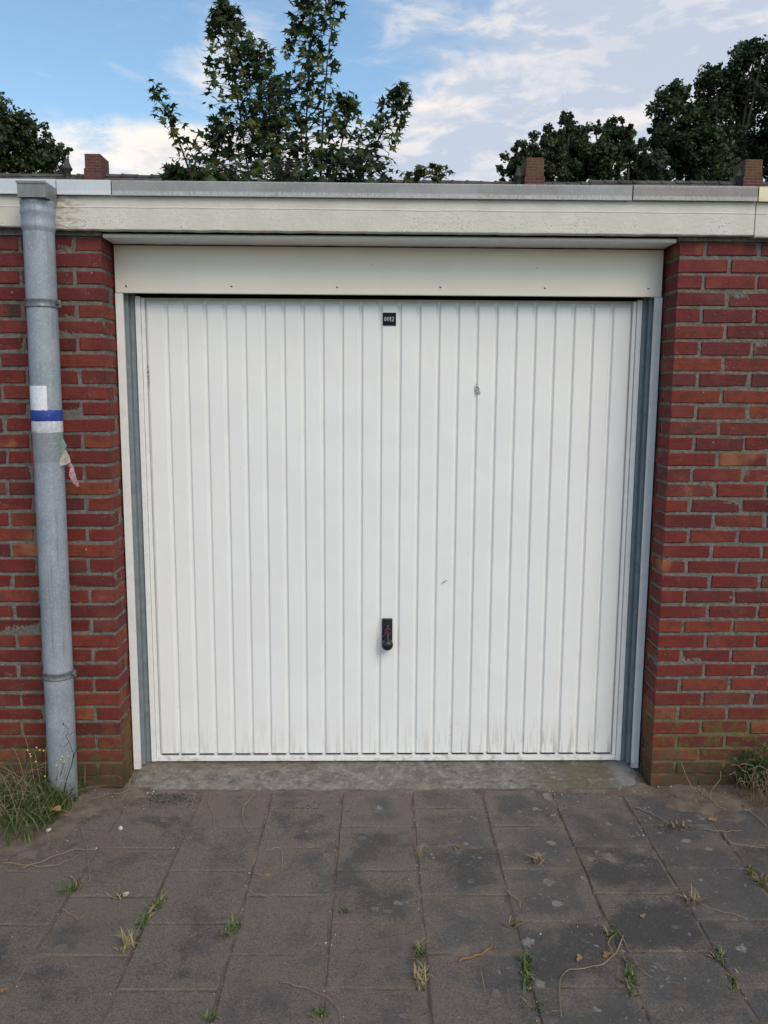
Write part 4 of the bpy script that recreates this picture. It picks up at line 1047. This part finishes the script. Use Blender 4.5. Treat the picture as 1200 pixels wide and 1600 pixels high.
# ------------------------------------------------------------------ houses behind
RY = 16.6; RZ = 6.60
def ridge_tile_mesh():
    mb = MB(); n_ = 5; vs = []; fs = []
    for (x, r_) in ((0, .125), (.05, .125), (.05, .11), (.36, .10)):
        for k in range(n_+1): a = math.pi*k/n_; vs.append((x, r_*math.cos(a), r_*math.sin(a)*.75))
    for i in range(3):
        for k in range(n_): b = i*(n_+1)+k; fs.append((b, b+n_+1, b+n_+2, b+1))
    fs.append(tuple(range(n_+1))); mb.add(vs, fs, 0, False); return mb.mesh('ridge_tile', RTILE)
RTM = ridge_tile_mesh()
def house(x0, x1, rz, chx, chw, label, vent_x, chtop):
    root = empty('terraced_house', ((x0+x1)/2, RY, 0)); tag(root, label, 'house', 'houses behind the garages')
    mb = MB(); mb.box(x0, x1, RY-4, RY+4, 0, rz-2.6); wchild(mb.build('wall', HWALL), root)
    mb = MB(); mb.add([(x0, RY-4.4, rz-2.9), (x1, RY-4.4, rz-2.9), (x1, RY, rz-.03), (x0, RY, rz-.03), (x0, RY+4.4, rz-2.9), (x1, RY+4.4, rz-2.9),
                      (x0, RY-4.4, rz-3.0), (x1, RY-4.4, rz-3.0), (x0, RY+4.4, rz-3.0), (x1, RY+4.4, rz-3.0)], [(0, 1, 2, 3), (3, 2, 5, 4), (6, 7, 1, 0), (4, 5, 9, 8), (0, 3, 4, 8, 6), (1, 7, 9, 5, 2), (6, 8, 9, 7)])
    rows = int(4.9/.3); rdd = random.Random(int(x0*10))
    for r_ in range(rows):                                # courses of tiles stepping down the slope
        t0, t1 = r_/rows, (r_+1)/rows
        yA, zA = RY-4.4*t0, rz-.03-2.87*t0; yB, zB = RY-4.4*t1, rz-.03-2.87*t1
        mb.add([(x0, yA, zA+.012), (x1, yA, zA+.012), (x1, yB, zB+.045), (x0, yB, zB+.045), (x0, yB, zB+.01), (x1, yB, zB+.01)], [(0, 3, 2, 1), (3, 4, 5, 2)])
    ro = wchild(mb.build('roof', RTILE), root)
    x = x0
    while x < x1-.1:
        o = mesh_obj('ridge_tile', RTM, None, (x, RY+rdd.uniform(-.01, .01), rz-.055+rdd.uniform(-.012, .008)), (0, rdd.uniform(-.02, .01), 0)); wchild(o, root); x += .335
    mb = MB(); d = .62; y0 = RY-.35
    h = chtop-(rz-.3)
    bm = bmesh.new(); bmesh.ops.create_cube(bm, size=1)
    for v in bm.verts: v.co = Vector((v.co.x*chw, v.co.y*d, (v.co.z+.5)*h))
    bmesh.ops.bevel(bm, geom=bm.edges[:], offset=.012, segments=1, affect='EDGES')
    mb.bm(bm); mb.box(-chw/2-.02, chw/2+.02, -d/2-.02, d/2+.02, .12, .36)
    ch = mb.build('chimney', CHIM, None, (chx, y0+d/2-.0, rz-.3)); wchild(ch, root)
    mb = MB()
    for i in range(16):
        bm = bmesh.new(); bmesh.ops.create_icosphere(bm, subdivisions=1, radius=rdd.uniform(.02, .05))
        for v in bm.verts: v.co = Vector((v.co.x, v.co.y, v.co.z*.5))+Vector((rdd.uniform(-chw/2+.05, chw/2-.05), rdd.uniform(-.25, .25), h))
        mb.bm(bm, 0, True)
    cm = mb.build('moss_cap', MOSS); cm.parent = ch
    mb = MB(); y = RY-.15; zb = rz-.25; n_ = 14
    prf = [(.075, 0), (.075, .30), (.10, .31), (.11, .34), (.12, .35), (.105, .37), (.06, .47), (.045, .53), (.05, .54), (.05, .56), (.0, .565)]
    vs = []; fs = []
    for (r_, z) in prf:
        for k in range(n_): a = 6.2832*k/n_; vs.append((vent_x+r_*math.cos(a), y+r_*math.sin(a), zb+z))
    for i in range(len(prf)-1):
        for k in range(n_): fs.append((i*n_+k, i*n_+(k+1) % n_, (i+1)*n_+(k+1) % n_, (i+1)*n_+k))
    mb.add(vs, fs, 0, True); wchild(mb.build('roof_vent', RTILE), root)
    for k in range(2):
        for fl in (1.1,):
            xx = x0+(x1-x0)*(.3+.4*k); mb = MB(); mb.box(xx-.6, xx+.6, RY-4.03, RY-4.0015, 1.0, 2.3); f = wchild(mb.build('window', TRIM), root)
            mb = MB(); mb.box(xx-.52, xx+.52, RY-4.045, RY-4.032, 1.08, 2.22); wchild(mb.build('pane', GLASS), f)
cl_ = at(145, 260, RY).x; cm_ = at(834, 260, RY).x; crr = at(1178, 260, RY).x
house(-13.5, -3.9, 6.64, at(145, 260, RY-.35).x, .36, 'house behind the garage at far left with a dark red chimney', at(105, 260, RY-.15).x, at(145, 240, RY-.35).z)
house(-3.9, 5.0, 6.575, at(836, 260, RY-.35).x, .41, 'middle house behind the garage with a mossy yellow chimney', at(811, 260, RY-.15).x, at(836, 246, RY-.35).z)
house(5.0, 13.5, 6.625, at(1178, 260, RY-.35).x, .41, 'house behind the garage at far right, its chimney half hidden by trees', at(1158, 260, RY-.15).x, at(1178, 249, RY-.35).z)

# ------------------------------------------------------------------ maple behind the garage
LOBES = [(0, 1.0), (.25, .42), (.95, .95), (1.15, .42), (2.0, .62), (2.55, .34), (3.1416, .20)]
def leaf_geo(c, s_, nrm, tip, cup=.15):
    nrm = nrm.normalized(); t = (tip-nrm*tip.dot(nrm)).normalized(); b = nrm.cross(t)
    ol = [(a, r_) for a, r_ in LOBES]+[(-a, r_) for a, r_ in reversed(LOBES[1:-1])]
    vs = [c]
    for a, r_ in ol: vs.append(c+(t*math.cos(a)+b*math.sin(a))*r_*s_-nrm*cup*s_*r_*r_)
    return vs, [(0, 1+i, 1+(i+1) % len(ol)) for i in range(len(ol))]
mt = Vector((at(400, 285, 6.6).x, 6.6, 0))
tree = empty('maple_tree', mt); tag(tree, 'young dark maple with upright leafy shoots behind the garage roof', 'tree')
rd = random.Random(99)
leaves = []
trunk = MB(); brn = MB()
trunk.tube([mt, mt+Vector((.05, 0, 1.5)), mt+Vector((.15, 0, 2.9)), mt+Vector((.3, 0, 4.2))], [.11, .09, .075, .05], 10)
def shoot(pts, Yd, width, nl, size=(.048, .105), yel=.05):
    W = [at(a, b, Yd) for a, b in pts]; m_ = len(W)
    brn.tube(W, [.013*(1-.85*i/(m_-1)) for i in range(m_)], 6)
    for i in range(nl):
        t = rd.random()**.85*(m_-1)*.9999; k = int(t); p = W[k].lerp(W[k+1], t-k); wv = width[k]+(width[k+1]-width[k])*(t-k)
        wv *= .0078
        a = rd.uniform(0, 6.28); rr = wv*(rd.random()**.6)
        c = p+Vector((math.cos(a)*rr, math.sin(a)*rr*.8, rd.uniform(-.08, .08)))
        outw = Vector((math.cos(a), math.sin(a), 0))
        nrm = Vector((rd.gauss(0, .55), rd.gauss(-.35, .5), rd.uniform(.25, 1.1)))
        tip = outw*.7+Vector((rd.gauss(0, .4), rd.gauss(0, .4), rd.uniform(-.9, .0)))
        leaves.append((c, rd.uniform(*size), nrm, tip, 1 if rd.random() < yel else 0))
        if rd.random() < .35: brn.tube([p, p.lerp(c, .6)+Vector((0, 0, .02)), c], .0035, 3, cap=False)
SH = [
 ([(400, 330), (385, 250), (375, 180), (362, 100), (352, 30), (350, 8)], 6.4, [60, 58, 50, 45, 26, 8], 430),
 ([(455, 330), (430, 240), (410, 170), (402, 110), (392, 60)], 6.2, [60, 55, 46, 30, 22], 270),
 ([(480, 330), (478, 230), (480, 150), (485, 70), (482, 0), (490, -90)], 6.5, [60, 56, 44, 36, 30, 18], 470),
 ([(440, 300), (425, 230), (432, 180), (428, 120)], 6.8, [60, 55, 40, 16], 230),
 ([(500, 300), (505, 180), (512, 90), (522, 20), (525, -20)], 6.3, [40, 26, 14, 14, 10], 75),
 ([(520, 310), (530, 240), (545, 180), (538, 150)], 6.6, [45, 36, 22, 10], 130),
 ([(545, 320), (575, 250), (598, 205), (618, 165), (628, 132)], 6.3, [34, 34, 28, 22, 8], 175),
 ([(310, 310), (290, 250), (272, 200), (255, 165), (243, 132)], 6.3, [24, 26, 22, 12, 8], 75),
 ([(330, 310), (340, 230), (345, 190)], 6.7, [44, 36, 18], 160),
 ([(370, 330), (330, 280), (290, 272), (262, 268)], 6.5, [40, 30, 20, 10], 150),
 ([(560, 320), (540, 262), (520, 240)], 6.1, [60, 50, 40], 180),
 ([(600, 320), (640, 275), (672, 268), (700, 270)], 6.8, [24, 14, 11, 8], 70),
 ([(430, 330), (430, 285), (430, 255)], 6.0, [120, 110, 80], 180),
 ([(620, 292), (590, 262), (572, 235)], 6.6, [22, 20, 14], 40),
]
for pts, Yd, wd, nl in SH: shoot(pts, Yd, wd, int(nl*1.45), yel=.6 if pts[-1] == (700, 270) else .06)
o = trunk.build('trunk', BARK); wchild(o, tree)
o = brn.build('branches', BARK); wchild(o, tree); o['kind'] = 'stuff'
# hanging yellow seed bunches
keys = MB()
for (a, b) in ((358, 75), (365, 85), (335, 70), (382, 115), (468, 75), (497, 90), (442, 78), (500, 100), (470, 122), (484, 150), (350, 145), (372, 140), (425, 215), (405, 200), (445, 190), (495, 240), (462, 270), (350, 265), (320, 272), (430, 232), (520, 180)):
    c = at(a+rd.uniform(-4, 4), b, 6.0)
    for i in range(26):
        q = c+Vector((rd.gauss(0, .022), rd.gauss(0, .022), rd.uniform(-.09, .05))); L_ = rd.uniform(.018, .03); an = rd.uniform(-.8, .8)
        vs, fs = leaf_geo(q, L_, Vector((rd.gauss(0, .6), -1, rd.gauss(0, .5))), Vector((math.sin(an), 0, -math.cos(an))), .1); keys.add(vs, fs)
o = keys.build('seed_bunches', LEAFY); wchild(o, tree); o['kind'] = 'stuff'
camd = lambda L: (L[0]-CAM).length
# the leaves that stand free against the sky or nearest the camera are parts of their own
vis = [L for L in leaves if L[0].z > 4.15]
occ = {}
for L in vis:
    k = (int(L[0].x/.16), int(L[0].z/.16)); occ[k] = occ.get(k, 0)+1
vis.sort(key=lambda L: occ[(int(L[0].x/.16), int(L[0].z/.16))]*1.0+camd(L)*.3)
single = vis[:300]; sid = {id(L) for L in single}
base_meshes = []
for mi_, mm in ((0, LEAF), (1, LEAFY)):
    for cup in (.05, .18, .32):
        v_, f_ = leaf_geo(Vector((0, 0, 0)), 1.0, Vector((0, 0, 1)), Vector((1, 0, 0)), cup); q = MB(); q.add(v_, f_); base_meshes.append((mi_, q.mesh('leaf', mm)))
for L in single:
    c, s_, nrm, tip, mi_ = L; nrm = nrm.normalized(); t = (tip-nrm*tip.dot(nrm)).normalized(); b = nrm.cross(t)
    o = mesh_obj('leaf', rd.choice([m_ for k, m_ in base_meshes if k == mi_]), tree)
    o.matrix_local = Matrix.Translation(c-mt) @ Matrix(((t.x, b.x, nrm.x), (t.y, b.y, nrm.y), (t.z, b.z, nrm.z))).to_4x4() @ Matrix.Scale(s_, 4)
mb = MB()
for L in leaves:
    if id(L) in sid: continue
    vs, fs = leaf_geo(L[0], L[1], L[2], L[3], rd.uniform(.05, .3)); mb.add(vs, fs, L[4])
o = mb.build('foliage', [LEAF, LEAFY]); wchild(o, tree); o['kind'] = 'stuff'

# ------------------------------------------------------------------ far trees
def far_tree(name, label, Yd, lobes, trunk_px, n_, ls, seed, mats=(0, 0, 0, 1), gap=.0):
    rd = random.Random(seed)
    bx = at(trunk_px, 300, Yd).x; root = empty(name, (bx, Yd, 0)); tag(root, label, 'tree', 'trees beyond the houses')
    S = (Yd-CAM.y)/F; mb = MB(); tk = MB(); top = at(trunk_px, max(200, min(l[1] for l in lobes)), Yd).z
    tk.tube([(bx, Yd, 0), (bx+.1, Yd, top*.35), (bx-.1, Yd, top*.7), (bx, Yd, top*.95)], [.42, .34, .22, .08], 9)
    tot = sum(r_*r_ for _, _, r_ in lobes)
    for (lx, lz, r_) in lobes:
        c = at(lx, lz, Yd+rd.uniform(-1.5, 1.5)); rad = r_*S
        tk.tube([(bx, Yd, top*.5), (bx*.5+c.x*.5, Yd, (top*.5+c.z)*.5-.2), c], [.16, .09, .03], 6)
        # sub-clumps on the lobe, leaves on the clumps
        ncl = max(6, int(r_*1.0)); k_ = int(n_*r_*r_/tot/ncl)
        for q in range(ncl):
            a = rd.uniform(0, 6.283); u = rd.uniform(-1, 1); rr = rad*rd.uniform(.3, 1.08); sq = math.sqrt(1-u*u)
            cc = c+Vector((rr*sq*math.cos(a), rr*sq*math.sin(a), rr*u)); cr_ = min(rad*rd.uniform(.16, .34), .75)
            for i in range(k_):
                d = Vector((rd.gauss(0, 1), rd.gauss(0, 1), rd.gauss(0, .8))).normalized()*cr_*rd.random()**.45; p = cc+d
                nn = (d.normalized()+Vector((rd.gauss(0, .6), rd.gauss(0, .6), rd.gauss(.3, .6)))).normalized(); t = nn.orthogonal().normalized(); b = nn.cross(t); an = rd.uniform(0, 6.28)
                t, b = t*math.cos(an)+b*math.sin(an), b*math.cos(an)-t*math.sin(an); s_ = ls*rd.uniform(.55, 1.35)
                mb.add([p-t*s_, p-b*s_*.55+nn*s_*.1, p+t*s_, p+b*s_*.6-nn*s_*.1], [(0, 1, 2, 3)], rd.choice(mats))
    wchild(tk.build('trunk', BARK), root); o = mb.build('crown', [LEAF2, LEAF3]); wchild(o, root); o['kind'] = 'stuff'
far_tree('oak_tree', 'dark leafy tree at the far left beyond the house roof', 38, [(-60, 200, 70), (-10, 205, 52), (25, 235, 46), (55, 225, 30), (75, 250, 30), (20, 275, 40), (70, 280, 30), (5, 185, 24), (45, 200, 16), (95, 240, 10), (105, 236, 6), (100, 270, 10), (-60, 280, 60)], 0, 24000, .105, 1)
far_tree('broadleaf_tree', 'low dark green trees right of the middle beyond the chimney', 34, [(885, 225, 38), (850, 240, 34), (815, 250, 24), (800, 268, 20), (905, 250, 44), (850, 275, 34), (890, 196, 12), (870, 208, 12), (930, 265, 30)], 880, 22000, .09, 2)
far_tree('broadleaf_tree', 'low dark bushy tree between the middle trees and the tall right one', 36, [(955, 225, 30), (985, 235, 28), (940, 260, 36), (1000, 270, 34), (950, 198, 10), (975, 200, 14), (930, 200, 9), (1025, 265, 26)], 965, 18000, .09, 3)
far_tree('oak_tree', 'tall dark tree at the far right beyond the houses', 40, [(1060, 190, 46), (1040, 240, 44), (1110, 160, 48), (1160, 130, 52), (1190, 200, 70), (1100, 230, 56), (1150, 260, 50), (1050, 150, 24), (1120, 118, 18), (1190, 90, 26), (1230, 110, 50), (1250, 200, 80), (1030, 205, 22), (1075, 270, 36), (1180, 78, 14), (1105, 128, 14)], 1140, 52000, .11, 4)
# light conifer-like tips in front of the tall tree
far_tree('conifer_tree', 'yellow-green treetop beside the right chimney', 30, [(1140, 262, 16), (1128, 272, 16), (1150, 275, 18), (1136, 252, 8), (1165, 268, 14)], 1142, 3000, .09, 6, (1, 1, 0))
